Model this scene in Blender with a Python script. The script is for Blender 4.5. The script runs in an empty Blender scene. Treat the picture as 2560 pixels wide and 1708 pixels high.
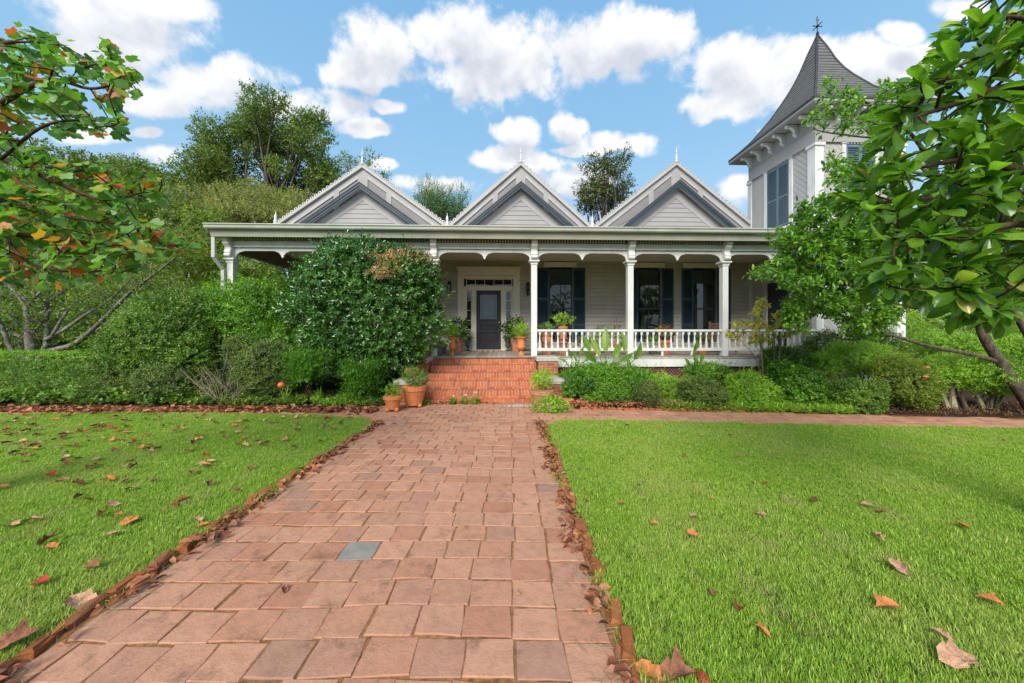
import bpy, math, random
import numpy as np
from mathutils import Vector, Matrix
R = math.radians
random.seed(7)
rng = np.random.default_rng(11)
scene = bpy.context.scene
col = scene.collection

# ------------------------------------------------------------------ camera
FPX, CX, HY, CAMH = 853.33, 1280.0, 833.0, 1.57      # focal length and horizon in photograph pixels, eye height in metres
cam_d = bpy.data.cameras.new('camera'); cam = bpy.data.objects.new('camera', cam_d); col.objects.link(cam)
cam.location = (0, 0, CAMH); cam.rotation_euler = (R(90), 0, 0)
cam_d.sensor_width = 36; cam_d.lens = 12.0; cam_d.shift_y = -(854 - HY) / 2560; cam_d.clip_start = .05; cam_d.clip_end = 600
scene.camera = cam

# ------------------------------------------------------------------ light, sky, exposure
SUN_EL, SUN_AZ = R(38), R(197)          # azimuth clockwise from +Y (the view direction): behind and a little left of the camera
scene.view_settings.view_transform = 'Standard'; scene.view_settings.look = 'None'
scene.view_settings.exposure = 1.05; scene.view_settings.gamma = 1; scene.view_settings.use_curve_mapping = False
sl = bpy.data.lights.new('sun', 'SUN'); sl.energy = 2.5; sl.angle = R(32); sl.color = (1, .95, .86)
so = bpy.data.objects.new('sun', sl); col.objects.link(so)
sd = Vector((math.sin(SUN_AZ) * math.cos(SUN_EL), math.cos(SUN_AZ) * math.cos(SUN_EL), math.sin(SUN_EL)))
so.rotation_euler = sd.to_track_quat('Z', 'Y').to_euler(); so.location = (0, -5, 30)

def nn(nt, t, **kw):
    n = nt.nodes.new(t)
    for k, v in kw.items(): setattr(n, k, v)
    return n
def lk(nt, a, b): nt.links.new(a, b)
def math_n(nt, op, a, b=None, c=None, clamp=False):
    n = nn(nt, 'ShaderNodeMath', operation=op, use_clamp=clamp)
    for i, v in enumerate((a, b, c)):
        if v is None: continue
        if isinstance(v, (int, float)): n.inputs[i].default_value = v
        else: lk(nt, v, n.inputs[i])
    return n.outputs[0]
def mixc(nt, fac, a, b, mode='MIX'):
    n = nn(nt, 'ShaderNodeMix', data_type='RGBA', blend_type=mode)
    for i, v in ((0, fac), (6, a), (7, b)):
        if isinstance(v, (int, float)): n.inputs[i].default_value = v
        elif isinstance(v, tuple): n.inputs[i].default_value = (*v[:3], 1)
        else: lk(nt, v, n.inputs[i])
    return n.outputs[2]

def ramp(nt, fac, stops):
    r = nn(nt, 'ShaderNodeValToRGB'); e = r.color_ramp.elements
    while len(e) > 1: e.remove(e[-1])
    e[0].position = stops[0][0]; e[0].color = (*stops[0][1], 1)
    for p, c in stops[1:]:
        x = e.new(p); x.color = (*c, 1)
    lk(nt, fac, r.inputs[0]); return r.outputs[0]
def dir_of(px, py):                     # photograph pixel -> azimuth, elevation of the sky there
    x, z = (px - CX) / FPX, (HY - py) / FPX
    return math.atan2(x, 1), math.atan2(z, math.hypot(x, 1))
CLOUDS = [(60,60,330,130),(260,100,210,85),(-60,160,220,60),(330,20,170,50),(520,215,160,55),(610,195,110,50),(420,250,130,40),(800,270,110,42),(730,262,90,34),(900,318,60,22),
  (1000,95,150,95),(1130,60,210,95),(1250,120,250,110),(1380,60,200,70),(1420,120,200,85),(1580,90,170,60),(1680,80,80,50),(930,185,110,40),(1160,190,160,36),
  (1830,170,120,75),(1930,200,150,90),(1800,265,100,40),(2010,155,120,50),(2150,170,150,60),(2250,200,110,50),(2330,160,70,40),
  (1300,335,55,34),(1270,400,100,32),(1360,410,60,22),(1415,325,44,36),(975,266,38,17),(880,262,30,12),(1540,362,110,28),(1440,378,60,14),
  (1440,455,105,38),(1100,465,90,26),(1015,455,45,20),(2258,82,46,28),(2430,18,95,30),(400,385,90,24),(230,335,100,28),(1850,478,50,36),(370,332,44,15),(480,405,70,16),(960,412,34,14),(1960,330,60,22)]
w = bpy.data.worlds.new('World'); scene.world = w; w.use_nodes = True
wt = w.node_tree; wt.nodes.clear()
g = bpy.data.node_groups.new('cloud_density', 'ShaderNodeTree')
g.interface.new_socket('Vector', in_out='INPUT', socket_type='NodeSocketVector')
g.interface.new_socket('Lift', in_out='INPUT', socket_type='NodeSocketFloat')
g.interface.new_socket('Density', in_out='OUTPUT', socket_type='NodeSocketFloat')
gi, go = nn(g, 'NodeGroupInput'), nn(g, 'NodeGroupOutput')
sep = nn(g, 'ShaderNodeSeparateXYZ'); lk(g, gi.outputs[0], sep.inputs[0])
az = math_n(g, 'ARCTAN2', sep.outputs[0], sep.outputs[1])
el = math_n(g, 'ADD', math_n(g, 'ARCSINE', sep.outputs[2]), gi.outputs[1])
lift = nn(g, 'ShaderNodeCombineXYZ'); lk(g, gi.outputs[1], lift.inputs[2])
pv = nn(g, 'ShaderNodeVectorMath', operation='ADD'); lk(g, gi.outputs[0], pv.inputs[0]); lk(g, lift.outputs[0], pv.inputs[1])
def noise(nt, vec, scale, detail=5, rough=.55, dist=0.):
    n = nn(nt, 'ShaderNodeTexNoise'); n.inputs['Scale'].default_value = scale; n.inputs['Detail'].default_value = detail
    n.inputs['Roughness'].default_value = rough; n.inputs['Distortion'].default_value = dist
    if vec is not None: lk(nt, vec, n.inputs['Vector'])
    return n.outputs[0]
ysafe = math_n(g, 'MAXIMUM', sep.outputs[1], .05)
gx = math_n(g, 'DIVIDE', sep.outputs[0], ysafe); gz_ = math_n(g, 'DIVIDE', math_n(g, 'ADD', sep.outputs[2], gi.outputs[1]), ysafe)
acc = None
for (px, py, rx, ry) in CLOUDS:
    dx = math_n(g, 'MULTIPLY', math_n(g, 'SUBTRACT', gx, (px - CX) / FPX), FPX / rx / 1.16); dy = math_n(g, 'MULTIPLY', math_n(g, 'SUBTRACT', gz_, (HY - py) / FPX), FPX / ry / 1.2)
    d2 = math_n(g, 'ADD', math_n(g, 'MULTIPLY', dx, dx), math_n(g, 'MULTIPLY', dy, dy))
    d = math_n(g, 'SUBTRACT', 1.0, d2)
    acc = d if acc is None else math_n(g, 'SMOOTH_MAX', acc, d, .35)
acc = math_n(g, 'MAXIMUM', acc, -2.5)
# beyond the frame the same kind of cloud goes on
gen = math_n(g, 'MULTIPLY', math_n(g, 'SUBTRACT', noise(g, pv.outputs[0], 2.6, 2, .5), .53), 9)
front = math_n(g, 'MULTIPLY', math_n(g, 'SUBTRACT', R(60), math_n(g, 'ABSOLUTE', az)), 8, clamp=True)
low = math_n(g, 'MULTIPLY', math_n(g, 'SUBTRACT', R(47), el), 8, clamp=True)
infr = math_n(g, 'MULTIPLY', front, low)
base = math_n(g, 'ADD', math_n(g, 'MULTIPLY', acc, infr), math_n(g, 'MULTIPLY', gen, math_n(g, 'SUBTRACT', 1.0, infr)))
n1 = noise(g, pv.outputs[0], 7.5, 9, .6)
n2 = noise(g, pv.outputs[0], 19, 6, .55)
pert = math_n(g, 'ADD', math_n(g, 'MULTIPLY', math_n(g, 'SUBTRACT', n1, .5), 4.0), math_n(g, 'MULTIPLY', math_n(g, 'SUBTRACT', n2, .5), 2.0))
lk(g, math_n(g, 'ADD', base, pert), go.inputs[0])
tc = nn(wt, 'ShaderNodeTexCoord')
def dens(liftv):
    n = nn(wt, 'ShaderNodeGroup'); n.node_tree = g; lk(wt, tc.outputs['Generated'], n.inputs[0]); n.inputs[1].default_value = liftv
    return n.outputs[0]
def sstep(nt, v, a, b):
    n = nn(nt, 'ShaderNodeMapRange', interpolation_type='SMOOTHSTEP'); lk(nt, v, n.inputs[0]); n.inputs[1].default_value = a; n.inputs[2].default_value = b
    return n.outputs[0]
d0, d1 = dens(0.), dens(.05)
mask = sstep(wt, d0, -.15, .75)
shade = sstep(wt, d1, -.1, 1.7)
sky = nn(wt, 'ShaderNodeTexSky', sky_type='NISHITA'); sky.sun_disc = False; sky.sun_elevation = SUN_EL; sky.sun_rotation = SUN_AZ
sky.air_density = 1.0; sky.dust_density = .25; sky.ozone_density = 2.6; sky.altitude = 200
sp_ = nn(wt, 'ShaderNodeSeparateXYZ'); lk(wt, tc.outputs['Generated'], sp_.inputs[0])
grad = ramp(wt, sp_.outputs[2], [(0,(3.1,3.75,4.2)),(.18,(2.4,3.4,4.2)),(.45,(1.5,2.85,4.15)),(.8,(1.0,2.3,3.95)),(1,(.8,2.0,3.7))])
skyc = mixc(wt, .85, sky.outputs[0], grad)
cl = mixc(wt, shade, (4.8, 4.8, 4.85), (3.1, 3.3, 3.7))
fin = mixc(wt, math_n(wt, 'MULTIPLY', mask, .97), skyc, cl)
bg = nn(wt, 'ShaderNodeBackground'); bg.inputs[1].default_value = .105; lk(wt, fin, bg.inputs[0])
wo = nn(wt, 'ShaderNodeOutputWorld'); lk(wt, bg.outputs[0], wo.inputs[0])
w.cycles.sampling_method = 'MANUAL'; w.cycles.sample_map_resolution = 512
scene.cycles.max_bounces = 6; scene.cycles.diffuse_bounces = 4; scene.cycles.glossy_bounces = 2; scene.cycles.transmission_bounces = 4; scene.cycles.transparent_max_bounces = 8
scene.cycles.caustics_reflective = False; scene.cycles.caustics_refractive = False; scene.cycles.sample_clamp_indirect = 4

# ------------------------------------------------------------------ helpers
def W(px, py, d):                       # point seen at a photograph pixel, d metres in front of the camera
    return Vector(((px - CX) / FPX * d, d, CAMH - (py - HY) / FPX * d))
def G(px, py, z=0.):                    # the same on the ground
    d = FPX * (CAMH - z) / (py - HY); return Vector(((px - CX) / FPX * d, d, z))
def dsp(*a): return tuple(v / .918 for v in a)
TH = math.atan(.031); CT, ST = math.cos(TH), math.sin(TH)
HO = Vector((0, 9.14, 0))               # house frame: u along the front, v into the house, z up
def hu(px, v):
    k = (px - CX) / FPX; return (k * (HO.y + v * CT) + v * ST) / (CT - k * ST)
def hz(px, py, v):
    u = hu(px, v); return CAMH - (py - HY) / FPX * (HO.y + u * ST + v * CT)
def HW(u, v, z=0.): return Vector((u * CT - v * ST, HO.y + u * ST + v * CT, z))

class MB:
    def __init__(s): s.v = []; s.f = []
    def add(s, vs, fs):
        o = len(s.v); s.v += [tuple(p) for p in vs]; s.f += [tuple(i + o for i in f) for f in fs]; return s
    def box(s, x0, x1, y0, y1, z0, z1):
        return s.add([(x0,y0,z0),(x1,y0,z0),(x1,y1,z0),(x0,y1,z0),(x0,y0,z1),(x1,y0,z1),(x1,y1,z1),(x0,y1,z1)],
                     [(0,3,2,1),(4,5,6,7),(0,1,5,4),(1,2,6,5),(2,3,7,6),(3,0,4,7)])
    def cbox(s, x0, x1, y0, y1, z0, z1, c=.006):      # box whose upper edges are chamfered
        return s.add([(x0,y0,z0),(x1,y0,z0),(x1,y1,z0),(x0,y1,z0),(x0,y0,z1-c),(x1,y0,z1-c),(x1,y1,z1-c),(x0,y1,z1-c),
                      (x0+c,y0+c,z1),(x1-c,y0+c,z1),(x1-c,y1-c,z1),(x0+c,y1-c,z1)],
                     [(0,3,2,1),(8,9,10,11),(0,1,5,4),(1,2,6,5),(2,3,7,6),(3,0,4,7),(4,5,9,8),(5,6,10,9),(6,7,11,10),(7,4,8,11)])
    def prism(s, pts, a, b, axis='y'):                # 2-D outline swept from a to b; axis y: (x,z) outline, axis x: (y,z), axis z: (x,y)
        n = len(pts)
        def P(p, t):
            return (p[0], t, p[1]) if axis == 'y' else (t, p[0], p[1]) if axis == 'x' else (p[0], p[1], t)
        vs = [P(p, a) for p in pts] + [P(p, b) for p in pts]
        return s.add(vs, [tuple(range(n)), tuple(range(2*n-1, n-1, -1))] + [(i, (i+1) % n + 0, (i+1) % n + n, i + n) for i in range(n)])
    def lathe(s, prof, n=16, c=(0,0,0), cap=True):
        o = len(s.v)
        for r, z in prof:
            for i in range(n):
                a = 2 * math.pi * i / n; s.v.append((c[0] + r * math.cos(a), c[1] + r * math.sin(a), c[2] + z))
        for j in range(len(prof) - 1):
            for i in range(n): s.f.append((o+j*n+i, o+j*n+(i+1) % n, o+(j+1)*n+(i+1) % n, o+(j+1)*n+i))
        if cap: s.f.append(tuple(o + i for i in range(n))[::-1]); s.f.append(tuple(o + (len(prof)-1)*n + i for i in range(n)))
        return s
    def tube(s, pts, rad, n=6):
        pts = [Vector(p) for p in pts]; m = len(pts)
        if not isinstance(rad, (list, tuple)): rad = [rad] * m
        o = len(s.v); ref = Vector((0, 0, 1))
        for j, p in enumerate(pts):
            t = (pts[min(j+1, m-1)] - pts[max(j-1, 0)])
            if t.length < 1e-9: t = Vector((0,0,1))
            t.normalize()
            if j == 0:
                ref = Vector((1,0,0)) if abs(t.z) > .9 else Vector((0,0,1))
                a = t.cross(ref).normalized()
            else:
                a = (a - t * a.dot(t)); a = a.normalized() if a.length > 1e-6 else t.orthogonal().normalized()
            b = t.cross(a)
            for i in range(n):
                q = 2 * math.pi * i / n; s.v.append(tuple(p + (a * math.cos(q) + b * math.sin(q)) * rad[j]))
        for j in range(m - 1):
            for i in range(n): s.f.append((o+j*n+i, o+j*n+(i+1) % n, o+(j+1)*n+(i+1) % n, o+(j+1)*n+i))
        s.f.append(tuple(o + i for i in range(n))[::-1]); s.f.append(tuple(o + (m-1)*n + i for i in range(n)))
        return s
    def beam(s, a, b, w, h, up=(0,0,1)):              # rectangular bar from a to b
        a, b = Vector(a), Vector(b); t = (b - a).normalized(); up = Vector(up); sd_ = t.cross(up).normalized(); u2 = sd_.cross(t)
        vs = [p + sd_ * (w/2 * i) + u2 * (h/2 * j) for p in (a, b) for i, j in ((-1,-1),(1,-1),(1,1),(-1,1))]
        return s.add(vs, [(0,1,2,3),(7,6,5,4),(0,4,5,1),(1,5,6,2),(2,6,7,3),(3,7,4,0)])
    def mesh(s, name, m, smooth=False):
        me = bpy.data.meshes.new(name); me.from_pydata(s.v, [], s.f)
        if m: me.materials.append(m)
        if smooth: me.polygons.foreach_set('use_smooth', [True] * len(me.polygons))
        import bmesh
        bm = bmesh.new(); bm.from_mesh(me); bmesh.ops.recalc_face_normals(bm, faces=bm.faces); bm.to_mesh(me); bm.free()
        me.update(); return me
    def build(s, name, m, parent=None, smooth=False, kind=None, loc=None, rot=None):
        return place(name, s.mesh(name, m, smooth), parent, loc, rot, kind)
def place(name, me, parent=None, loc=None, rot=None, kind=None, scale=None):
    o = bpy.data.objects.new(name, me); col.objects.link(o)
    if parent: o.parent = parent
    if loc is not None: o.location = loc
    if rot is not None: o.rotation_euler = rot
    if scale is not None: o.scale = scale
    if kind: o['kind'] = kind
    return o
def thing(name, label, cat, loc=(0,0,0), rz=0., group=None):
    o = bpy.data.objects.new(name, None); col.objects.link(o); o.location = loc; o.rotation_euler = (0,0,rz); o.empty_display_size = .1
    o['label'] = label; o['category'] = cat
    if group: o['group'] = group
    return o
def tag(o, label, cat, group=None):
    o['label'] = label; o['category'] = cat
    if group: o['group'] = group
    return o
def copy_tree(o, label=None, loc=None, rz=None, scale=None, parent=None):
    c = o.copy(); col.objects.link(c)
    if parent: c.parent = parent
    for ch in list(o.children): copy_tree(ch, parent=c)
    if label: c['label'] = label
    if loc is not None: c.location = loc
    if rz is not None: c.rotation_euler = (0, 0, rz)
    if scale is not None: c.scale = (scale,) * 3
    return c

def adopt(parent, child_thing, label=None, rename=None):
    """pieces built apart become parts of the thing they belong to"""
    off = child_thing.location - parent.location
    kids = list(child_thing.children) or [child_thing]
    for c in kids:
        if c is child_thing:
            for k in ('category', 'group'):
                if k in c: del c[k]
            c.location = off
        else: c.location = c.location + off
        c.parent = parent
        if label: c['label'] = label
        if rename: c.name = rename
    if child_thing not in kids: bpy.data.objects.remove(child_thing)
# ------------------------------------------------------------------ materials
def new_mat(name, rough=.5, spec=.4):
    m = bpy.data.materials.new(name); m.use_nodes = True; nt = m.node_tree; b = nt.nodes['Principled BSDF']
    b.inputs['Roughness'].default_value = rough; b.inputs['Specular IOR Level'].default_value = spec
    return m, nt, b
def bump(nt, b, h, strength, dist=.01):
    n = nn(nt, 'ShaderNodeBump'); n.inputs['Strength'].default_value = strength; n.inputs['Distance'].default_value = dist
    lk(nt, h, n.inputs['Height']); lk(nt, n.outputs[0], b.inputs['Normal'])
def paint(name, c, rough=.55, var=.10, sc=3., bs=.15, dirt=None, dirtamt=.5, spec=.3, streak=False):
    m, nt, b = new_mat(name, rough, spec); t = nn(nt, 'ShaderNodeTexCoord'); vec = t.outputs['Object']
    n = noise(nt, vec, sc, 6, .62)
    cc = mixc(nt, sstep(nt, n, .3, .7), tuple(x * (1 - var) for x in c), tuple(min(1, x * (1 + var)) for x in c))
    if dirt:
        mp = nn(nt, 'ShaderNodeMapping'); mp.inputs['Scale'].default_value = (1, 1, .25 if streak else 1); lk(nt, vec, mp.inputs[0])
        d = noise(nt, mp.outputs[0], sc * 2.3, 8, .7)
        cc = mixc(nt, math_n(nt, 'MULTIPLY', sstep(nt, d, .5, .75), dirtamt), cc, dirt)
    lk(nt, cc, b.inputs['Base Color'])
    bump(nt, b, noise(nt, vec, sc * 14, 4, .6), bs, .004)
    return m
def objrand(nt): return nn(nt, 'ShaderNodeObjectInfo').outputs['Random']
def randmat(name, stops, rough=.8, spec=.25, dark=.7, sc=22, bs=.5, bd=.004, blotch=(.1,.08,.06), blotchamt=.4, attr=False):
    m, nt, b = new_mat(name, rough, spec); t = nn(nt, 'ShaderNodeTexCoord')
    if attr:
        a = nn(nt, 'ShaderNodeAttribute', attribute_name='rnd'); rv = a.outputs['Fac']; vec = nn(nt, 'ShaderNodeNewGeometry').outputs['Position']
    else:
        rv = objrand(nt); ad = nn(nt, 'ShaderNodeVectorMath', operation='ADD'); sc_ = math_n(nt, 'MULTIPLY', rv, 37.)
        cb = nn(nt, 'ShaderNodeCombineXYZ'); lk(nt, sc_, cb.inputs[0]); lk(nt, sc_, cb.inputs[1]); lk(nt, t.outputs['Object'], ad.inputs[0]); lk(nt, cb.outputs[0], ad.inputs[1]); vec = ad.outputs[0]
    c = ramp(nt, rv, stops)
    n = noise(nt, vec, sc, 6, .65)
    c = mixc(nt, math_n(nt, 'MULTIPLY', sstep(nt, n, .35, .75), 1 - dark), c, tuple(x * .45 for x in stops[len(stops)//2][1]))
    n2 = noise(nt, vec, sc * .33, 5, .7)
    c = mixc(nt, math_n(nt, 'MULTIPLY', sstep(nt, n2, .52, .72), blotchamt), c, blotch)
    lk(nt, c, b.inputs['Base Color']); bump(nt, b, noise(nt, vec, sc * 3, 5, .7), bs, bd)
    return m
def leafmat(name, stops, rough=.42, spec=.5, trans=.35, src='attr', veins=0., back=None):
    m, nt, b = new_mat(name, rough, spec)
    rv = nn(nt, 'ShaderNodeAttribute', attribute_name='rnd').outputs['Fac'] if src == 'attr' else objrand(nt)
    c = ramp(nt, rv, stops)
    vec = nn(nt, 'ShaderNodeNewGeometry').outputs['Position'] if src == 'attr' else nn(nt, 'ShaderNodeTexCoord').outputs['Object']
    n = noise(nt, vec, 1.7 if src == 'attr' else 30, 3, .5)
    c = mixc(nt, sstep(nt, n, .35, .65), mixc(nt, 1., c, (.78, .80, .8), 'MULTIPLY'), mixc(nt, 1., c, (1.2, 1.16, 1.0), 'MULTIPLY'))
    lk(nt, c, b.inputs['Base Color'])
    tr = nn(nt, 'ShaderNodeBsdfTranslucent'); lk(nt, mixc(nt, 1., c, (1.5, 1.7, .7), 'MULTIPLY'), tr.inputs[0])
    mx = nn(nt, 'ShaderNodeMixShader'); mx.inputs[0].default_value = trans
    lk(nt, b.outputs[0], mx.inputs[1]); lk(nt, tr.outputs[0], mx.inputs[2]); lk(nt, mx.outputs[0], nt.nodes['Material Output'].inputs[0])
    return m

M = {}
M['white'] = paint('white_paint', (.63,.625,.60), .5, .08, 2.0, .2, (.36,.36,.29), .6, streak=True)
M['gwhite'] = paint('gable_edge_paint', (.40,.385,.375), .55, .07, 2.2, .2, (.30,.30,.26), .55, streak=True)
M['dentilgap'] = paint('dark_brown_gap', (.13,.10,.055), .8, .2, 3, .2)  # dark brown backing that shows between the dentils
M['trim'] = paint('cream_trim_paint', (.50,.475,.43), .55, .06, 2.5, .12, (.32,.30,.25), .3, streak=True)
M['dtrim'] = paint('door_trim_paint', (.80,.745,.65), .55, .05, 2.5, .12, (.45,.41,.34), .2)
M['gutter'] = paint('weathered_gutter_paint', (.43,.44,.385), .45, .1, 1.5, .1, (.22,.25,.15), .5)
M['fascia'] = paint('mildewed_fascia_paint', (.37,.36,.30), .6, .1, 1.2, .1, (.20,.22,.13), .55)
M['siding'] = paint('grey_siding_paint', (.50,.46,.415), .65, .05, 2., .12, (.3,.27,.235), .25)
M['gsiding'] = paint('gable_siding_paint', (.29,.275,.27), .6, .05, 2., .12, (.34,.32,.30), .25)
M['gpanel'] = paint('gable_panel_paint', (.205,.195,.197), .6, .06, 2.5, .15, (.27,.26,.25), .3)
M['gtrim'] = paint('gable_trim_paint', (.33,.315,.31), .55, .06, 2., .12, (.29,.275,.26), .45, streak=True)
M['blue'] = paint('slate_blue_paint', (.032,.056,.075), .45, .12, 3, .1)
M['shutter'] = paint('navy_shutter_paint', (.040,.070,.095), .4, .15, 4, .1)
M['tshutter'] = paint('blue_grey_shutter_paint', (.115,.165,.205), .45, .12, 4, .1)
M['darkroof'] = paint('dark_roof_felt', (.045,.047,.05), .8, .2, 12, .4)
M['metalroof'] = paint('pale_metal_roof', (.52,.53,.53), .45, .08, 2, .05, (.25,.24,.2), .4)
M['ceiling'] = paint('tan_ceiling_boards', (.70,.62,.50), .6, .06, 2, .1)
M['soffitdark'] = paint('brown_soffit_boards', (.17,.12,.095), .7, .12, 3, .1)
M['tsiding'] = paint('tower_siding_paint', (.40,.385,.37), .6, .05, 3, .12, (.38,.37,.35), .25)
M['door'] = paint('charcoal_door_paint', (.038,.038,.048), .4, .12, 4, .08)
M['black'] = paint('black_iron', (.02,.02,.022), .4, .2, 10, .2)
M['iron'] = paint('dark_grey_urn_iron', (.09,.10,.105), .6, .25, 14, .3)
M['mortar'] = paint('pale_mortar', (.56,.41,.31), .9, .15, 20, .5)
M['cap'] = paint('weathered_concrete_cap', (.42,.385,.33), .85, .12, 8, .5, (.2,.19,.16), .5)
M['lattice'] = paint('red_brown_lattice', (.16,.075,.06), .7, .15, 6, .2)
M['deckboard'] = randmat('weathered_deck_board', [(0,(.24,.20,.16)),(.5,(.31,.27,.22)),(1,(.37,.33,.28))], .8, .2, .75, 12, .4)
M['inside'] = paint('dim_room_wall', (.05,.05,.055), .9, .1, 2, .1)
M['shade'] = paint('window_blind', (.22,.23,.24), .8, .05, 2, .1)
M['terra'] = paint('orange_terracotta', (.58,.20,.07), .75, .14, 9, .3, (.62,.36,.22), .25)
M['terra2'] = paint('faded_terracotta', (.42,.17,.10), .85, .18, 9, .4, (.5,.36,.28), .45)
M['soil'] = paint('potting_soil', (.04,.03,.022), .95, .3, 40, .8)
M['brass'] = paint('aged_brass', (.5,.42,.25), .3, .1, 9, .1); M['brass'].node_tree.nodes['Principled BSDF'].inputs['Metallic'].default_value = .9
M['cord'] = paint('white_cord', (.6,.6,.58), .7, .05, 9, .1)
m, nt, b = new_mat('thin_glass', .04, .5); M['glass'] = m
fr = nn(nt, 'ShaderNodeFresnel'); fr.inputs[0].default_value = 1.5; gl = nn(nt, 'ShaderNodeBsdfGlossy'); gl.inputs[1].default_value = .02; tp = nn(nt, 'ShaderNodeBsdfTransparent'); tp.inputs[0].default_value = (.75,.8,.78,1)
mx = nn(nt, 'ShaderNodeMixShader'); lk(nt, math_n(nt, 'ADD', math_n(nt, 'MULTIPLY', fr.outputs[0], 1.1), .01, clamp=True), mx.inputs[0]); lk(nt, tp.outputs[0], mx.inputs[1]); lk(nt, gl.outputs[0], mx.inputs[2]); lk(nt, mx.outputs[0], nt.nodes['Material Output'].inputs[0])
BR = [(0,(.40,.105,.045)),(.3,(.47,.14,.06)),(.6,(.52,.175,.08)),(.85,(.42,.12,.06)),(1,(.30,.10,.06))]
M['brick'] = randmat('orange_brick', BR, .8, .2, .75, 26, .5, .003, (.3,.2,.15), .25)
M['brick2'] = randmat('red_brick', [(0,(.27,.07,.045)),(.5,(.36,.10,.06)),(1,(.42,.14,.08))], .8, .2, .7, 26, .5, .003, (.2,.12,.1), .35)
PV = [(0,(.40,.18,.11)),(.2,(.46,.225,.14)),(.45,(.50,.26,.165)),(.7,(.465,.245,.155)),(.9,(.42,.22,.145)),(1,(.35,.20,.145))]
M['paver'] = randmat('worn_clay_paver', PV, .9, .08, .62, 13, .9, .006, (.16,.09,.06), .7)
M['paver_s'] = randmat('worn_clay_paver_far', PV, .78, .25, .75, 10, .6, .004, (.14,.09,.07), .4, attr=True)
M['slate'] = paint('blue_grey_slate', (.235,.215,.19), .85, .15, 9, .4, (.27,.22,.17), .4, spec=.08)
M['edge'] = randmat('mossy_edging_brick', [(0,(.30,.10,.035)),(.5,(.38,.14,.05)),(1,(.24,.09,.05))], .9, .15, .55, 30, .9, .008, (.07,.06,.03), .55)
M['joint'] = paint('sandy_joint_soil', (.27,.125,.05), .95, .4, 22, .9, (.09,.085,.03), .6)
m, nt, b = new_mat('lawn_soil', .95, .1); M['lawn'] = m
pos = nn(nt, 'ShaderNodeNewGeometry').outputs['Position']
c = mixc(nt, sstep(nt, noise(nt, pos, 18, 6, .7), .35, .65), (.055,.10,.02), (.12,.17,.04))
c = mixc(nt, math_n(nt, 'MULTIPLY', sstep(nt, noise(nt, pos, 1.1, 5, .6), .52, .68), .6), c, (.20,.17,.08)); lk(nt, c, b.inputs['Base Color']); bump(nt, b, noise(nt, pos, 90, 4, .8), 1., .02)
m, nt, b = new_mat('mulch_soil', .95, .1); M['mulch'] = m
pos = nn(nt, 'ShaderNodeNewGeometry').outputs['Position']
c = mixc(nt, sstep(nt, noise(nt, pos, 26, 8, .75), .35, .65), (.035,.022,.014), (.12,.065,.04)); lk(nt, c, b.inputs['Base Color']); bump(nt, b, noise(nt, pos, 45, 6, .8), 1., .05)
m, nt, b = new_mat('rough_grass_ground', .95, .1); M['ground'] = m
pos = nn(nt, 'ShaderNodeNewGeometry').outputs['Position']
c = mixc(nt, sstep(nt, noise(nt, pos, 1.5, 8, .7), .35, .65), (.035,.06,.015), (.08,.10,.03)); lk(nt, c, b.inputs['Base Color'])
# grass blades: patches of colour follow the place they grow in
m, nt, b = new_mat('grass_blade', .5, .35); M['grass'] = m
pos = nn(nt, 'ShaderNodeNewGeometry').outputs['Position']; rv = nn(nt, 'ShaderNodeAttribute', attribute_name='rnd').outputs['Fac']
c = ramp(nt, rv, [(0,(.10,.19,.02)),(.3,(.23,.38,.035)),(.6,(.36,.51,.055)),(.82,(.49,.58,.10)),(.92,(.60,.54,.20)),(1,(.68,.58,.34))])
c = mixc(nt, math_n(nt, 'MULTIPLY', sstep(nt, noise(nt, pos, .9, 4, .6), .42, .66), .5), c, (.44,.48,.13))
c = mixc(nt, math_n(nt, 'MULTIPLY', sstep(nt, noise(nt, pos, 2.2, 5, .65), .56, .70), .55), c, (.46,.38,.19))
lk(nt, c, b.inputs['Base Color']); tr = nn(nt, 'ShaderNodeBsdfTranslucent'); lk(nt, mixc(nt, 1., c, (1.3,1.5,.8), 'MULTIPLY'), tr.inputs[0]); mx = nn(nt, 'ShaderNodeMixShader'); mx.inputs[0].default_value = .35
lk(nt, b.outputs[0], mx.inputs[1]); lk(nt, tr.outputs[0], mx.inputs[2]); lk(nt, mx.outputs[0], nt.nodes['Material Output'].inputs[0])
# tower shingles
m, nt, b = new_mat('grey_roof_shingle', .85, .2); M['shingle'] = m
t = nn(nt, 'ShaderNodeTexCoord'); uvx = nn(nt, 'ShaderNodeUVMap').outputs[0]
bt = nn(nt, 'ShaderNodeTexBrick'); lk(nt, uvx, bt.inputs[0]); bt.inputs['Scale'].default_value = 1; bt.inputs['Brick Width'].default_value = .22; bt.inputs['Row Height'].default_value = .125
bt.inputs['Mortar Size'].default_value = .006; bt.inputs['Color1'].default_value = (.13,.13,.13,1); bt.inputs['Color2'].default_value = (.155,.153,.15,1); bt.inputs['Mortar'].default_value = (.085,.085,.085,1)
c = mixc(nt, math_n(nt, 'MULTIPLY', sstep(nt, noise(nt, t.outputs['Object'], 3, 6, .7), .45, .75), .5), bt.outputs[0], (.10,.105,.095)); lk(nt, c, b.inputs['Base Color'])
bump(nt, b, bt.outputs[1], -.4, .01)
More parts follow.
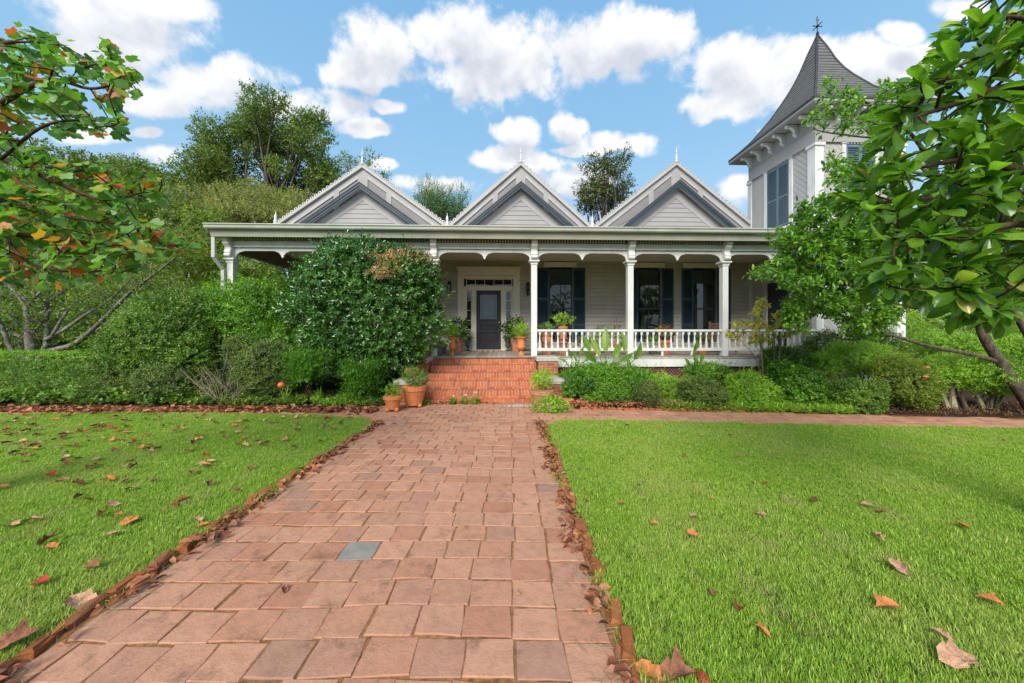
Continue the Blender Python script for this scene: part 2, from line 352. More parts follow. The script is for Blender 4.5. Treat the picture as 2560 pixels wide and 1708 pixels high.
def bark(name, a, b_, c_=None):
    m, nt, bs_ = new_mat(name, .9, .15); t = nn(nt, 'ShaderNodeTexCoord'); mp = nn(nt, 'ShaderNodeMapping'); mp.inputs['Scale'].default_value = (1,1,.4); lk(nt, t.outputs['Object'], mp.inputs[0])
    c = mixc(nt, sstep(nt, noise(nt, mp.outputs[0], 14, 8, .7), .35, .65), a, b_)
    if c_: c = mixc(nt, math_n(nt, 'MULTIPLY', sstep(nt, noise(nt, t.outputs['Object'], 7, 6, .7), .5, .62), .75), c, c_)
    lk(nt, c, bs_.inputs['Base Color']); bump(nt, bs_, noise(nt, mp.outputs[0], 40, 6, .7), .9, .02); return m
M['bark'] = bark('grey_brown_bark', (.06,.045,.035), (.15,.12,.095))
M['lichen'] = bark('lichen_bark', (.10,.085,.07), (.20,.18,.155), (.34,.36,.31))
M['redbark'] = bark('reddish_twig_bark', (.05,.03,.022), (.12,.07,.045))
M['palebark'] = bark('pale_twig_bark', (.20,.17,.10), (.36,.31,.20))
# ------------------------------------------------------------------ ground, lawns, paths
def sheet(name, pts, z, m, kind='structure', thick=None):
    mb = MB()
    if thick: mb.prism(pts, z - thick, z, 'z')
    else: mb.add([(x, y, z) for x, y in pts], [tuple(range(len(pts)))])
    return mb.build(name, m, kind=kind)
sheet('ground', [(-300,-60),(300,-60),(300,400),(-300,400)], -.06, M['ground'])
LL = [(-2.42,.2),(-2.40,3),(-2.37,5.3),(-2.38,5.75),(-2.6,6.1),(-3.2,6.33),(-4.5,6.5),(-6.6,6.62),(-9.7,6.5),(-16,6.4),(-16,.2)]
RL = [(.60,.2),(.585,3),(.545,5.2),(.60,5.65),(.78,5.95),(1.2,6.1),(4.5,5.82),(8.3,5.5),(16,4.9),(16,.2)]
sheet('lawn', LL, .012, M['lawn'], thick=.1)
sheet('lawn_right', RL, .012, M['lawn'], thick=.1)
BL = [(-2.62,7.62),(-2.62,9.3),(-30,9.3),(-30,6.9),(-9,6.95),(-4.5,6.92),(-3.05,6.98)]
BRt = [(1.15,7.62),(1.15,9.5),(30,9.5),(30,4.9),(9.4,6.28),(4.5,6.83),(1.35,7.06)]
sheet('garden_bed', BL, .03, M['mulch'], thick=.1)
sheet('garden_bed_right', BRt, .03, M['mulch'], thick=.1)
def joint_sheet(name, x0, x1, y0, y1, z, res):
    nx, ny = int((x1-x0)/res), int((y1-y0)/res); vs = []; fs = []
    for j in range(ny+1):
        for i in range(nx+1): vs.append((x0+(x1-x0)*i/nx, y0+(y1-y0)*j/ny, z + (rng.normal(0,.0014)+.006*math.sin((x0+(x1-x0)*i/nx)*1.7+(y0+(y1-y0)*j/ny)*1.1) if res < .1 else 0)))
    for j in range(ny):
        for i in range(nx): k = j*(nx+1)+i; fs.append((k,k+1,k+nx+2,k+nx+1))
    return MB().add(vs, fs).build(name, M['joint'], kind='structure')
path = joint_sheet('path', -2.42, .64, .2, 6.15, .0025, .04)
side = joint_sheet('side_path', -16, 16, 4.7, 7.66, -.004, .25)
# pavers: eight irregular blanks shared by all of them
def paver_mesh(w, d, k):
    r = np.random.default_rng(100 + k); j = lambda s=.0045: float(r.normal(0, s)); c = .004
    q = [(-w/2+j(), -d/2+j()), (w/2+j(), -d/2+j()), (w/2+j(), d/2+j()), (-w/2+j(), d/2+j())]
    mid = [((q[i][0]+q[(i+1)%4][0])/2 + j(.003), (q[i][1]+q[(i+1)%4][1])/2 + j(.003)) for i in range(4)]
    o = [q[0],mid[0],q[1],mid[1],q[2],mid[2],q[3],mid[3]]
    vs = [(x,y,-.05) for x,y in o] + [(x,y,-c*1.2) for x,y in o] + [(x-math.copysign(min(abs(x),c),x), y-math.copysign(min(abs(y),c),y), abs(j(.0012))*-1) for x,y in o]
    fs = [tuple(range(16,24))] + [(i,(i+1)%8,8+(i+1)%8,8+i) for i in range(8)] + [(8+i,8+(i+1)%8,16+(i+1)%8,16+i) for i in range(8)]
    return MB().add(vs, fs).mesh('paver', M['paver'])
PVm = [paver_mesh(.239, .192, k) for k in range(8)]
rowd = .2035; n_pav = 0; far = MB(); far_r = []
def wave(x, y): return .018*math.sin(x*1.3+y*.9) + .012*math.sin(x*2.9-y*1.7) - .012*(x+.9)
y = 1.02; r_ = 0; jobs = []
while y < 6.05:
    x = -2.30 + (.0 if r_ % 2 else -.005); first = True
    if r_ % 2: x += -.0
    xx = -2.30; widths = []
    off = .125 if r_ % 2 else 0
    if off: widths.append(.125)
    while xx + sum(widths) < .50 - .06:
        widths.append(.25 + float(rng.normal(0,.006)))
    tot = sum(widths); k = 2.80 / tot if tot > 2.70 else 1
    for wd in widths:
        wd *= k; cx_ = xx + wd/2; jobs.append((cx_, y + wave(cx_, y), wd)); xx += wd
    y += rowd; r_ += 1
for (cx_, cy_, wd) in jobs:
    me = PVm[rng.integers(8)]; z = .010 + float(rng.normal(0,.0012)) + .006*math.sin(cx_*1.7+cy_*1.1)
    sc_ = ((wd-.005)/.242, 1.015, 1); rt = (float(rng.normal(0,.004)), float(rng.normal(0,.004)), float(rng.normal(0,.008)) + (math.pi if rng.random() < .5 else 0))
    if n_pav < 300:
        o = place('paver', me, path, (cx_, cy_, z), rt, scale=sc_); n_pav += 1
        if abs(cx_ + 1.03) < .126 and abs(cy_ - 2.37) < .105: o.data = me.copy(); o.data.materials[0] = M['slate']; o['label'] = 'blue grey slate paver'
    else:
        mt = Matrix.LocRotScale(Vector((cx_,cy_,z)), Matrix.Rotation(rt[2],3,'Z').to_quaternion(), Vector(sc_))
        far.add([tuple(mt @ v.co) for v in me.vertices], [tuple(p.vertices) for p in me.polygons]); far_r += [float(rng.random())]*len(me.polygons)
def set_rnd(me, vals):
    a = me.attributes.new('rnd', 'FLOAT', 'FACE'); a.data.foreach_set('value', np.asarray(vals, dtype=np.float32))
o = far.build('paver_rows', M['paver_s'], path, kind='stuff'); set_rnd(o.data, far_r)
# the cross path in front of the steps and to both sides
def inpoly(x, y, P):
    c = False; j = len(P)-1
    for i in range(len(P)):
        if (P[i][1] > y) != (P[j][1] > y) and x < (P[j][0]-P[i][0])*(y-P[i][1])/(P[j][1]-P[i][1])+P[i][0]: c = not c
        j = i
    return c
far = MB(); far_r = []; ns = 0; cand = []
yy = 4.9; r_ = 0
while yy < 7.66:
    x = -14 + (.125 if r_ % 2 else 0)
    while x < 14:
        if not inpoly(x, yy, LL) and not inpoly(x, yy, RL) and not inpoly(x, yy, BL) and not inpoly(x, yy, BRt) and not (-2.36 < x < .5 and yy < 6.12) and abs(x) < yy*1.55: cand.append((x, yy))
        x += .25
    yy += rowd; r_ += 1
cand.sort(key=lambda p: p[0]**2 + p[1]**2)
for (x, yy) in cand:
    me = PVm[rng.integers(8)]; z = .008 + float(rng.normal(0,.002)); rz = float(rng.normal(0,.006))
    if ns < 300: place('paver', me, side, (x, yy + wave(x, yy)*.6, z), (0,0,rz)); ns += 1
    else:
        far.add([(v.co.x+x, v.co.y+yy+wave(x, yy)*.6, v.co.z+z) for v in me.vertices], [tuple(p.vertices) for p in me.polygons]); far_r += [float(rng.random())]*len(me.polygons)
if far.f: o = far.build('paver_rows', M['paver_s'], side, kind='stuff'); set_rnd(o.data, far_r)
# brick edging on both sides of the path, set on end and leaning unevenly
def edge_mesh(k):
    r = np.random.default_rng(300+k); mb = MB().cbox(-.036,.036,-.093,.093,-.08,.035,.016)
    mb.v = [(a+float(r.normal(0,.005)), b+float(r.normal(0,.006)), c+float(r.normal(0,.004))) for a,b,c in mb.v]
    return mb.mesh('edging_brick', M['edge'])
EM = [edge_mesh(k) for k in range(6)]
for sx in (-2.385, .565):
    y = .9
    while y < 5.9:
        xo = sx + (.02*math.sin(y*1.4)) - (.03*max(0,(y-4.5)) if sx > 0 else 0)
        place('edging_brick', EM[rng.integers(6)], path, (xo + float(rng.normal(0,.008)), y, .004+float(rng.normal(0,.010))), (float(rng.normal(0,.09)), float(rng.normal(0,.12)) , float(rng.normal(0,.12)) + (.25 if sx < 0 else -.15)))
        y += .205 + float(rng.normal(0,.008))
# scalloped brick border of the right bed
for i in range(26):
    x = 1.45 + i*.125; place('edging_brick', EM[rng.integers(6)], side, (x, 7.03 - (x-1.35)*.072, .02), (float(rng.normal(0,.15)), .5, 1.57+float(rng.normal(0,.1))), scale=(.8,.6,.9))

# ------------------------------------------------------------------ house
house = thing('house', 'grey single storey victorian house with three gables, a long white porch and a corner tower', 'house', HO, TH)
def P(name, mb, m, parent=house, **kw): return mb.build(name, M[m] if isinstance(m, str) else m, parent, **kw)
WV = 3.1                                            # the front wall stands this far behind the porch edge
DZ = .95; CEIL = 4.15
# walls: a backing wall with openings, clapboards over it
wins = []
for (a, b_, c_, d_, e_, f_) in ((1341,1372,1431.5,1462,1360,1440), (1572,1593,1652,1682,1582,1660), (1703,1731,1790,1824,1706,1790)):
    wins.append([hu(q, WV) for q in (a, b_, c_, d_, e_, f_)])
dz_ = lambda zx, v=WV: hu(1060 + zx/5.6, v)
def zz(zy, u=-.8, v=WV): return CAMH - ((640 + zy/5.6) - HY)/FPX*(HO.y + u*ST + v*CT)
DL, DR = dz_(475), dz_(1340)
wt_, wb_ = hz(1400, 668, WV), DZ + .30
openings = [(DL+.12, DR-.12, DZ, zz(300))] + [(q[1], q[2], wb_, wt_) for q in wins]
UL, UR = -4.85, 8.78
def wall_pieces(z0, z1):
    cuts = sorted(o for o in openings if o[2] < z1 - .01 and o[3] > z0 + .01); x = UL; out = []
    for o in cuts: out.append((x, o[0])); x = o[1]
    out.append((x, UR)); return out
zs = sorted({DZ-.1, CEIL+.9} | {o[2] for o in openings} | {o[3] for o in openings})
mb = MB()
for z0, z1 in zip(zs[:-1], zs[1:]):
    for a, b_ in wall_pieces(z0, z1): mb.box(a, b_, WV, WV+.15, z0, z1)
mb.box(UL-.05, UL+.1, WV+.151, 12, DZ-.1, CEIL+.9).box(UL-.05, UR, 11.9, 12, DZ-.1, CEIL+.9).box(UL+.1, UR, WV+.151, 11.9, DZ-.12, DZ-.02).box(UR-.1,UR,WV+.151,11.9,DZ-.02,CEIL+.9)
wall = P('wall', mb, 'siding')
h = DZ + .02
while h < CEIL - .02:
    h2 = min(h + .146, CEIL)
    for a, b_ in wall_pieces(h, h2):
        mb = MB(); a2 = a + .002; b2 = b_ - .002; hb = h + .014
        mb.add([(a2,WV-.036,hb),(b2,WV-.036,hb),(b2,WV-.008,h2),(a2,WV-.008,h2),(a2,WV,hb),(b2,WV,hb),(b2,WV,h2),(a2,WV,h2)],[(0,1,2,3),(4,5,1,0),(0,3,7,4),(1,5,6,2)])
        mb.build('siding_board', M['siding'], wall)
    h += .146
# porch ceiling, floor, skirt
P('porch_ceiling', MB().box(-7.5, 9, .13, WV-.001, CEIL, CEIL+.05).box(-7.5, UL-.06, WV, 7, CEIL, CEIL+.05), 'ceiling')
floor = P('porch_floor', MB().box(-7.55, 9.0, .03, WV-.02, DZ-.24, DZ-.032), 'white')
P('side_floor', MB().box(-7.55, UL-.06, WV, 7, DZ-.24, DZ-.002), 'deckboard')
me = MB().cbox(0, .136, -.045, WV-.03, DZ-.03, DZ, .005).mesh('floor_board', M['deckboard'])
u = -7.55
while u < 8.95: place('floor_board', me, floor, (u, 0, float(rng.normal(0,.0015)))); u += .14
P('skirt_board', MB().box(.72, 8.9, -.012, .03, .66, .91).box(-7.55, -2.7, -.012, .03, .66, .91).box(.72,8.9,-.03,.03,.885,.918), 'white')
mb = MB()                                            # lattice below the floor
for k in range(190):
    for s in (-1, 1):
        x0 = .7 + k*.095 - 1.; 
        a, b_ = Vector((x0, .05 if s > 0 else .062, .0)), Vector((x0 + s*.66, .05 if s > 0 else .062, .66))
        if min(a.x, b_.x) < .75 or max(a.x,b_.x) > 8.9: continue
        mb.beam(a, b_, .010, .034, (0,0,1) if False else Vector((0,1,0)).cross((b_-a)).normalized())
P('lattice', mb, 'lattice', kind='stuff')
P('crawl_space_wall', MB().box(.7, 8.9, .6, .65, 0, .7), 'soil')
# columns, brackets, arches
CU = [-7.41, -4.76, -2.08, .60, 3.235, 5.87, 8.52]
colm = MB().box(-.078,.078,-.078,.078,DZ,3.42)
colm_me = colm.mesh('porch_column', M['white'])
capm = MB().box(-.095,.095,-.095,.095,3.42,3.455).add([(-.095,-.095,3.455),(.095,-.095,3.455),(.095,.095,3.455),(-.095,.095,3.455),(-.135,-.135,3.50),(.135,-.135,3.50),(.135,.135,3.50),(-.135,.135,3.50)],[(0,1,5,4),(1,2,6,5),(2,3,7,6),(3,0,4,7),(4,5,6,7)]).box(-.14,.14,-.14,.14,3.50,3.54).mesh('capital', M['white'])
def scroll(y0, z0, z1, depth):                       # side outline of a scrolled bracket, (v, z)
    H = z1 - z0; f = []
    for t, d in ((0,.30),(.04,.42),(.10,.50),(.16,.44),(.20,.36),(.22,.44),(.30,.40),(.40,.30),(.48,.34),(.55,.50),(.62,.66),(.68,.70),(.71,.62),(.73,.78),(.80,.88),(.88,.86),(.90,.97),(.93,1.),(.965,.94),(.97,1.),(1,1.)):
        f.append((y0 - depth*d, z0 + H*t))
    return [(y0, z0)] + f + [(y0, z1)]
scr = MB().prism(scroll(.045, 3.55, 4.105, .235), -.072, .072, 'x').prism(scroll(.045, 3.56, 4.10, .20), -.084, -.0725, 'x').prism(scroll(.045, 3.56, 4.10, .20), .0725, .084, 'x').mesh('scroll_bracket', M['white'])
postm = MB().box(-.09,.09,.045,.16,3.54,3.83).mesh('upper_post', M['white'])
CV = .13
for cu in CU:
    c = place('porch_column', colm_me, house, (cu, CV, 0)); place('capital', capm, c)
    place('scroll_bracket', scr, house, (cu, 0, 0)); place('upper_post', postm, house, (cu, 0, 0))
def arch_half(w_, zt=3.845, zc=3.55, za=3.745):
    pts = [(0, zt), (.09, zt), (.09, zc)]
    for i in range(9):
        a = math.pi/2*i/8; pts.append((.115 + .30*(1-math.cos(a)), zc + .03 + (za-zc-.03)*math.sin(a)))
    m_ = w_
    pts += [(m_-.24, za), (m_-.19, za-.006), (m_-.15, za-.025), (m_-.115, za-.035), (m_-.105, za-.025), (m_-.09,za-.06), (m_-.07,za-.055), (m_-.062, za-.10), (m_-.04, za-.09),(m_-.028,za-.15), (m_, za-.185), (m_, zt)]
    return pts
def arch(L, name='arch_board', parent=house):
    a = arch_half(L/2); b_ = [(L - x, z) for x, z in a][::-1]
    return a[1:-1] + [b_[0]] + b_[1:-1] if False else a[1:-1] + b_[1:-1]
for a, b_ in zip(CU[:-1], CU[1:]):
    L = b_ - a; MB().prism(arch(L), .095, .135, 'y').build('arch_board', M['white'], house, loc=(a, 0, 0))
FU0, FU1 = -7.58, 9.3
P('frieze_board', MB().box(FU0+.05, FU1, .05, .15, 3.845, 4.16).box(FU0+.05, FU1, .035, .05, 3.83, 3.852), 'white')
mb = MB(); u = FU0 + .12
while u < FU1 - .05:
    if all(abs(u + .02 - c) > .12 for c in CU): mb.box(u, u+.04, .008, .05, 4.005, 4.11)
    u += .0765
P('dentil_course', mb, 'trim', kind='stuff')
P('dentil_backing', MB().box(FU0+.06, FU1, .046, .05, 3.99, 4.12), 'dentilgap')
P('cornice', MB().prism([(-.24,4.13),(.05,4.13),(.05,4.16),(-.20,4.2),(-.25,4.2)], FU0-.06, FU1+.1, 'x').box(FU0-.06, FU1+.1, -.262, -.24, 4.02, 4.2).box(FU0-.06,FU1+.1,-.24,.05,4.10,4.13).prism([(-.262,4.02),(-.30,4.15),(-.30,4.2),(-.262,4.2)],FU0-.06,FU1+.1,'x'), 'fascia')
gp = [(-.30,4.185),(-.39,4.185),(-.415,4.21),(-.425,4.26),(-.45,4.285),(-.45,4.305),(-.435,4.305),(-.435,4.292),(-.41,4.27),(-.40,4.22),(-.385,4.20),(-.30,4.20)]
gut = MB()
gut.prism(gp, FU0-.11, FU1+.1, 'x'); gutter = P('gutter', gut, 'gutter')
# left end: the porch turns the corner and runs back
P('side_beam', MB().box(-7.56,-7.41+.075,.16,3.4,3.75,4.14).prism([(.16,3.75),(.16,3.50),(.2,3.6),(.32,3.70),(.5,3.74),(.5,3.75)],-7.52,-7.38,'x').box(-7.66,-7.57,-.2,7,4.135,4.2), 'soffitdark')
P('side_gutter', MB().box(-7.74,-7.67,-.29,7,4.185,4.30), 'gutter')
P('porch_post_rear', MB().box(-7.5,-7.33,3.25,3.42,DZ,4.14), 'white')
P('downspout', MB().beam((-7.60,-.22,4.15),(-7.60,-.22,3.50),.085,.06,(0,1,0)).beam((-7.60,-.22,3.52),(-7.54,.0,3.22),.085,.06,(0,1,0)).beam((-7.54,.0,3.24),(-7.54,.0,.2),.085,.06,(0,1,0)), 'gutter')
# porch roof
rz0, rz1 = 4.26, 4.98
P('porch_roof', MB().add([(FU0-.12,-.36,rz0),(FU1,-.36,rz0),(FU1,WV,rz1),(-5.2-.0,WV,rz1),(FU0-.12,-.36,rz0-.05),(FU1,-.36,rz0-.05),(FU1,WV,rz1-.08),(-5.2,WV,rz1-.08),(FU0-.12,12,rz0),(-5.2,12,rz1)],
   [(0,1,2,3),(4,7,6,5),(0,4,5,1),(0,3,9,8)]), 'metalroof')
P('main_roof_slab', MB().box(-8.0, 8.7, WV+.4, 14, CEIL+.8, CEIL+.9), 'darkroof')
# railing
RZ0, RZ1 = 1.085, 1.665
balm = MB().box(-.026,.026,-.026,.026,1.165,1.235).lathe([(.03,1.235),(.033,1.245),(.022,1.26),(.030,1.275),(.031,1.30),(.025,1.36),(.017,1.44),(.014,1.475),(.022,1.49),(.014,1.505),(.022,1.525)],8).box(-.026,.026,-.026,.026,1.525,1.60).mesh('baluster', M['white'])
for a, b_ in ((CU[3],CU[4]),(CU[4],CU[5]),(CU[5],CU[6])):
    a += .079; b_ -= .079
    rl = MB().box(a,b_,CV-.035,CV+.035,RZ0,1.165).prism([(CV-.03,1.60),(CV-.045,1.625),(CV-.045,1.65),(CV-.03,1.668),(CV+.03,1.668),(CV+.045,1.65),(CV+.045,1.625),(CV+.03,1.60)],a,b_,'x').box(a+.8,a+.85,CV-.02,CV+.02,DZ,RZ0).box(b_-.85,b_-.8,CV-.02,CV+.02,DZ,RZ0)
    rr = P('railing', rl, 'white'); n = round((b_-a)/.167)
    for i in range(n): place('baluster', balm, rr, (a + (b_-a)*(i+.5)/n, CV, 0))
# windows with blinds, sashes, shutters
def shutter(name, u0, u1, z0, z1, v, mname, rails, slat_part=False, parent=house, frame=None, pitch=.034):
    """louvred leaf standing on plane v, facing -v"""
    st = .045; mb = MB().box(u0,u0+st,v-.035,v,z0,z1).box(u1-st,u1,v-.035,v,z0,z1)
    for r in rails: mb.box(u0+st,u1-st,v-.035,v,r-.035,r+.035)
    mb.box(u0+st,u1-st,v-.004,v-.001,z0,z1)
    s = mb.build(name, M[mname], parent)
    sm = MB(); sl_me = MB().add([(u0+st,-.006,-.016),(u1-st,-.006,-.016),(u1-st,.02,.016),(u0+st,.02,.016),(u0+st,-.013,-.012),(u1-st,-.013,-.012),(u1-st,.013,.02),(u0+st,.013,.02)],[(0,3,2,1),(4,5,6,7),(0,1,5,4),(2,3,7,6)])
    me = sl_me.mesh('slat', M[mname]) if slat_part else None
    z = z0 + .05
    while z < z1 - .04:
        if all(abs(z-r) > .05 for r in rails):
            if slat_part: place('slat', me, s, (0, v-.023, z))
            else: sm.add([(a, b_+v-.023, c+z) for a,b_,c in sl_me.v], sl_me.f)
        z += pitch
    if not slat_part: sm.build('slats', M[mname], s, kind='stuff')
    return s
for q in wins:
    s0, g0, g1, s1, c0, c1 = q; zt = hz(1400, 670.6, WV); zb = wb_
    w_ = P('window', MB().box(g0,g0+.05,WV+.01,WV+.08,zb,zt-.03).box(g1-.05,g1,WV+.01,WV+.08,zb,zt-.03).box(g0+.05,g1-.05,WV+.01,WV+.08,zt-.09,zt-.03).box(g0+.05,g1-.05,WV+.01,WV+.08,zb,zb+.10)
        .box(g0+.05,g1-.05,WV+.02,WV+.06,(zt+zb)/2-.15,(zt+zb)/2-.09).box((g0+g1)/2-.012,(g0+g1)/2+.012,WV+.03,WV+.055,zb+.1,zt-.09), 'shutter')
    MB().box(g0+.05,g1-.05,WV+.04,WV+.044,zb+.1,zt-.09).build('pane', M['glass'], w_)
    MB().box(g0+.04,g1-.04,WV+.12,WV+.13,zt-.55,zt-.08).build('blind', M['shade'], w_)
    mb = MB(); 
    for k in range(7): mb.box(g0+.28+k*.03, g0+.30+k*.03, WV+.3+(k%2)*.02, WV+.32+(k%2)*.02, zb, zt-.9)
    mb.build('curtain', M['shade'], w_)
    rails = [zb+.035, zb+.62, (zt+zb)/2+.22, zt-.035]
    shutter('shutter', s0, g0-.01, zb, zt, WV-.03, 'shutter', rails); shutter('shutter', g1+.01, s1, zb, zt, WV-.03, 'shutter', rails)
    P('window_head', MB().box(c0,c1,WV-.07,WV-.024,zt+.03,zt+.17).box(c0-.02,c1+.02,WV-.09,WV-.024,zt+.17,zt+.195), 'dtrim')
# front door with transom and sidelights
dr = P('door_surround', MB().box(DL-.03,DR+.03,WV-.16,WV-.022,zz(185),zz(163)).box(DL-.01,DR+.01,WV-.12,WV-.022,zz(200),zz(185)-.001).box(DL,DR,WV-.08,WV-.022,zz(272),zz(200)-.001)
   .box(DL-.01,dz_(562),WV-.10,WV-.022,zz(288),zz(272)-.001).box(dz_(1250),DR+.01,WV-.10,WV-.022,zz(288),zz(272)-.001)
   .box(DL,DL+.05,WV-.08,WV-.022,DZ,zz(288)-.001).box(dz_(562)-.05,dz_(562),WV-.08,WV-.022,DZ,zz(288)-.001).box(DL+.051,dz_(562)-.051,WV-.05,WV-.022,DZ,zz(288)-.001)
   .box(dz_(1250),dz_(1250)+.05,WV-.08,WV-.022,DZ,zz(288)-.001).box(DR-.05,DR,WV-.08,WV-.022,DZ,zz(288)-.001).box(dz_(1250)+.051,DR-.051,WV-.05,WV-.022,DZ,zz(288)-.001)
   .box(dz_(562)+.001,dz_(1250)-.001,WV-.03,WV+.05,zz(318),zz(272)-.001).box(dz_(562)+.001,dz_(1250)-.001,WV-.035,WV+.05,zz(484),zz(428))
   .box(dz_(672),dz_(733),WV-.04,WV+.05,DZ+.03,zz(484)-.001).box(dz_(1077),dz_(1138),WV-.04,WV+.05,DZ+.03,zz(484)-.001).box(dz_(562)+.001,dz_(1250)-.001,WV-.08,WV+.05,DZ,DZ+.029)
   .box(dz_(562)+.001,dz_(590),WV-.02,WV+.05,DZ+.03,zz(484)-.001).box(dz_(1226),dz_(1250)-.001,WV-.02,WV+.05,DZ+.03,zz(484)-.001), 'dtrim')
def glazed(name, a, b_, z0, z1, nx, nz, fw=.018, m='dtrim', v=WV):
    mb = MB().box(a,a+.03,v,v+.04,z0,z1).box(b_-.03,b_,v,v+.04,z0,z1).box(a+.03,b_-.03,v,v+.04,z0,z0+.03).box(a+.03,b_-.03,v,v+.04,z1-.03,z1)
    for i in range(1,nx): x = a+(b_-a)*i/nx; mb.box(x-fw/2,x+fw/2,v+.005,v+.03,z0+.03,z1-.03)
    for i in range(1,nz): z = z0+(z1-z0)*i/nz; mb.box(a+.031,b_-.031,v+.006,v+.029,z-fw/2,z+fw/2)
    o = P(name, mb, m); i0 = 0
    for i in range(nx):
        for j in range(nz):
            MB().box(a+(b_-a)*i/nx+.012,a+(b_-a)*(i+1)/nx-.012,v+.015,v+.019,z0+(z1-z0)*j/nz+.012,z0+(z1-z0)*(j+1)/nz-.012).build('pane', M['glass'], o)
    return o
glazed('transom_window', dz_(590), dz_(1235), zz(426), zz(320), 5, 1)
glazed('sidelight', dz_(591), dz_(671), zz(1040), zz(487), 1, 4); glazed('sidelight', dz_(1139), dz_(1225), zz(1040), zz(487), 1, 4)
P('sidelight_panel', MB().box(dz_(591),dz_(671),WV,WV+.04,DZ+.03,zz(1075)).box(dz_(575),dz_(684),WV-.06,WV-.0205,zz(1075),zz(1042)), 'dtrim'); P('sidelight_panel', MB().box(dz_(1139),dz_(1225),WV,WV+.04,DZ+.03,zz(1075)).box(dz_(1128),dz_(1240),WV-.06,WV-.0205,zz(1075),zz(1042)), 'dtrim')
a, b_ = dz_(736), dz_(1075); z0, z1 = DZ+.032, zz(487)
gx0, gx1, gz0, gz1 = dz_(785), dz_(1022), zz(885), zz(545)
dm = MB().box(a,gx0,WV,WV+.05,z0,z1).box(gx1,b_,WV,WV+.05,z0,z1).box(gx0,gx1,WV,WV+.05,gz1,z1)
pan = []
for (x0, x1) in ((780,845),(872,936),(963,1028)):
    for (y0, y1) in ((965,1032),(1072,1200)): pan.append((dz_(x0), dz_(x1), zz(y1), zz(y0)))
ys = sorted({z0, gz0} | {p[2] for p in pan} | {p[3] for p in pan})
for q0, q1 in zip(ys[:-1], ys[1:]):
    x = gx0
    for p in sorted(p for p in pan if p[2] < q1-.001 and p[3] > q0+.001): dm.box(x, p[0], WV, WV+.05, q0, q1); x = p[1]
    dm.box(x, gx1, WV, WV+.05, q0, q1)
dm.box(gx0-.02,gx1+.02,WV-.03,WV-.001,gz0-.05,gz0-.01)
door = P('front_door', dm, 'door')
for p in pan:
    MB().box(p[0],p[1],WV+.044,WV+.049,p[2],p[3]).prism([(p[0]+.035,p[2]+.035),(p[1]-.035,p[2]+.035),(p[1]-.035,p[3]-.035),(p[0]+.035,p[3]-.035)],WV+.022,WV+.044,'y').build('panel', M['door'], door)
gl_ = MB().box(gx0,gx1,WV+.02,WV+.024,gz0,gz1).build('pane', M['glass'], door)
mb = MB()
for i in range(8):
    z = gz0 + (gz1-gz0)*i/7
    for x in (gx0+.075, gx1-.075): mb.box(x-.005, x+.005, WV+.012, WV+.018, gz0, gz1) if i == 0 else None
    if 0 < i < 7: mb.box(gx0, gx0+.07, WV+.011, WV+.017, z-.005, z+.005).box(gx1-.07, gx1, WV+.011, WV+.017, z-.005, z+.005)
for i in range(1,5): x = gx0+.08+(gx1-gx0-.16)*i/5; mb.box(x-.004,x+.004,WV+.011,WV+.017,gz1-.10,gz1)
mb.box(gx0+.08,gx1-.08,WV+.010,WV+.018,gz1-.107,gz1-.1).box(gx0+.08,gx1-.08,WV+.010,WV+.018,gz0+.11,gz0+.117)
mb.build('glazing_bars', M['door'], door)
MB().lathe([(.012,0),(.012,.04),(.03,.05),(.033,.07),(.02,.09),(.001,.095)],10).build('door_knob', M['brass'], door, loc=(dz_(1052),WV,zz(935)), rot=(R(90),0,0))
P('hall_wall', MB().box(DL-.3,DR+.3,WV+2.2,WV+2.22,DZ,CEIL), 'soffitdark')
# wall lanterns beside the door
lan = MB().box(-.05,.05,-.02,0,-.02,.24)
def lantern(u, z):
    o = P('wall_lantern', MB().box(-.055,.055,-.025,-.001,-.12,.22).beam((0,-.02,.19),(0,-.12,.20),.02,.02).lathe([(.075,.10),(.05,.14),(.035,.17),(.045,.18),(.01,.24)],8,(0,-.12,0)).lathe([(.06,-.20),(.062,-.18)],8,(0,-.12,0)).lathe([(.01,-.27),(.03,-.24),(.05,-.20)],8,(0,-.12,0)), 'black', loc=(u, WV-.022, z))
    for k in range(4): MB().beam((.055*math.cos(k*1.571+.78),-.12+.055*math.sin(k*1.571+.78),-.19),(.065*math.cos(k*1.571+.78),-.12+.065*math.sin(k*1.571+.78),.11),.01,.01).build('lantern_bar', M['black'], o)
    MB().lathe([(.048,-.18),(.056,.10)],8,(0,-.12,0),cap=False).build('lantern_glass', M['glass'], o)
lantern(dz_(360), zz(450)); lantern(dz_(1452), zz(460))
# gables on the front wall
GA, GV = 41.5, WV
peaks = [-5.17, .405, 6.04]; gz = 7.66; GH = [(7.48, 6.78, 6.24, .71, .715, 3.02), (7.64, 6.88, 6.32, .89, .835, 2.60), (7.74, 7.02, 6.46, .785, .82, 3.05)]; slope = .885; hw = 2.83
scal = MB()
ring = [(.080*math.cos(t), .080*math.sin(t)) for t in [math.pi*i/8 for i in range(9)]]
inner = [(.022*math.cos(t), .035+.022*math.sin(t)) for t in [2*math.pi*i/8 for i in range(8)]]
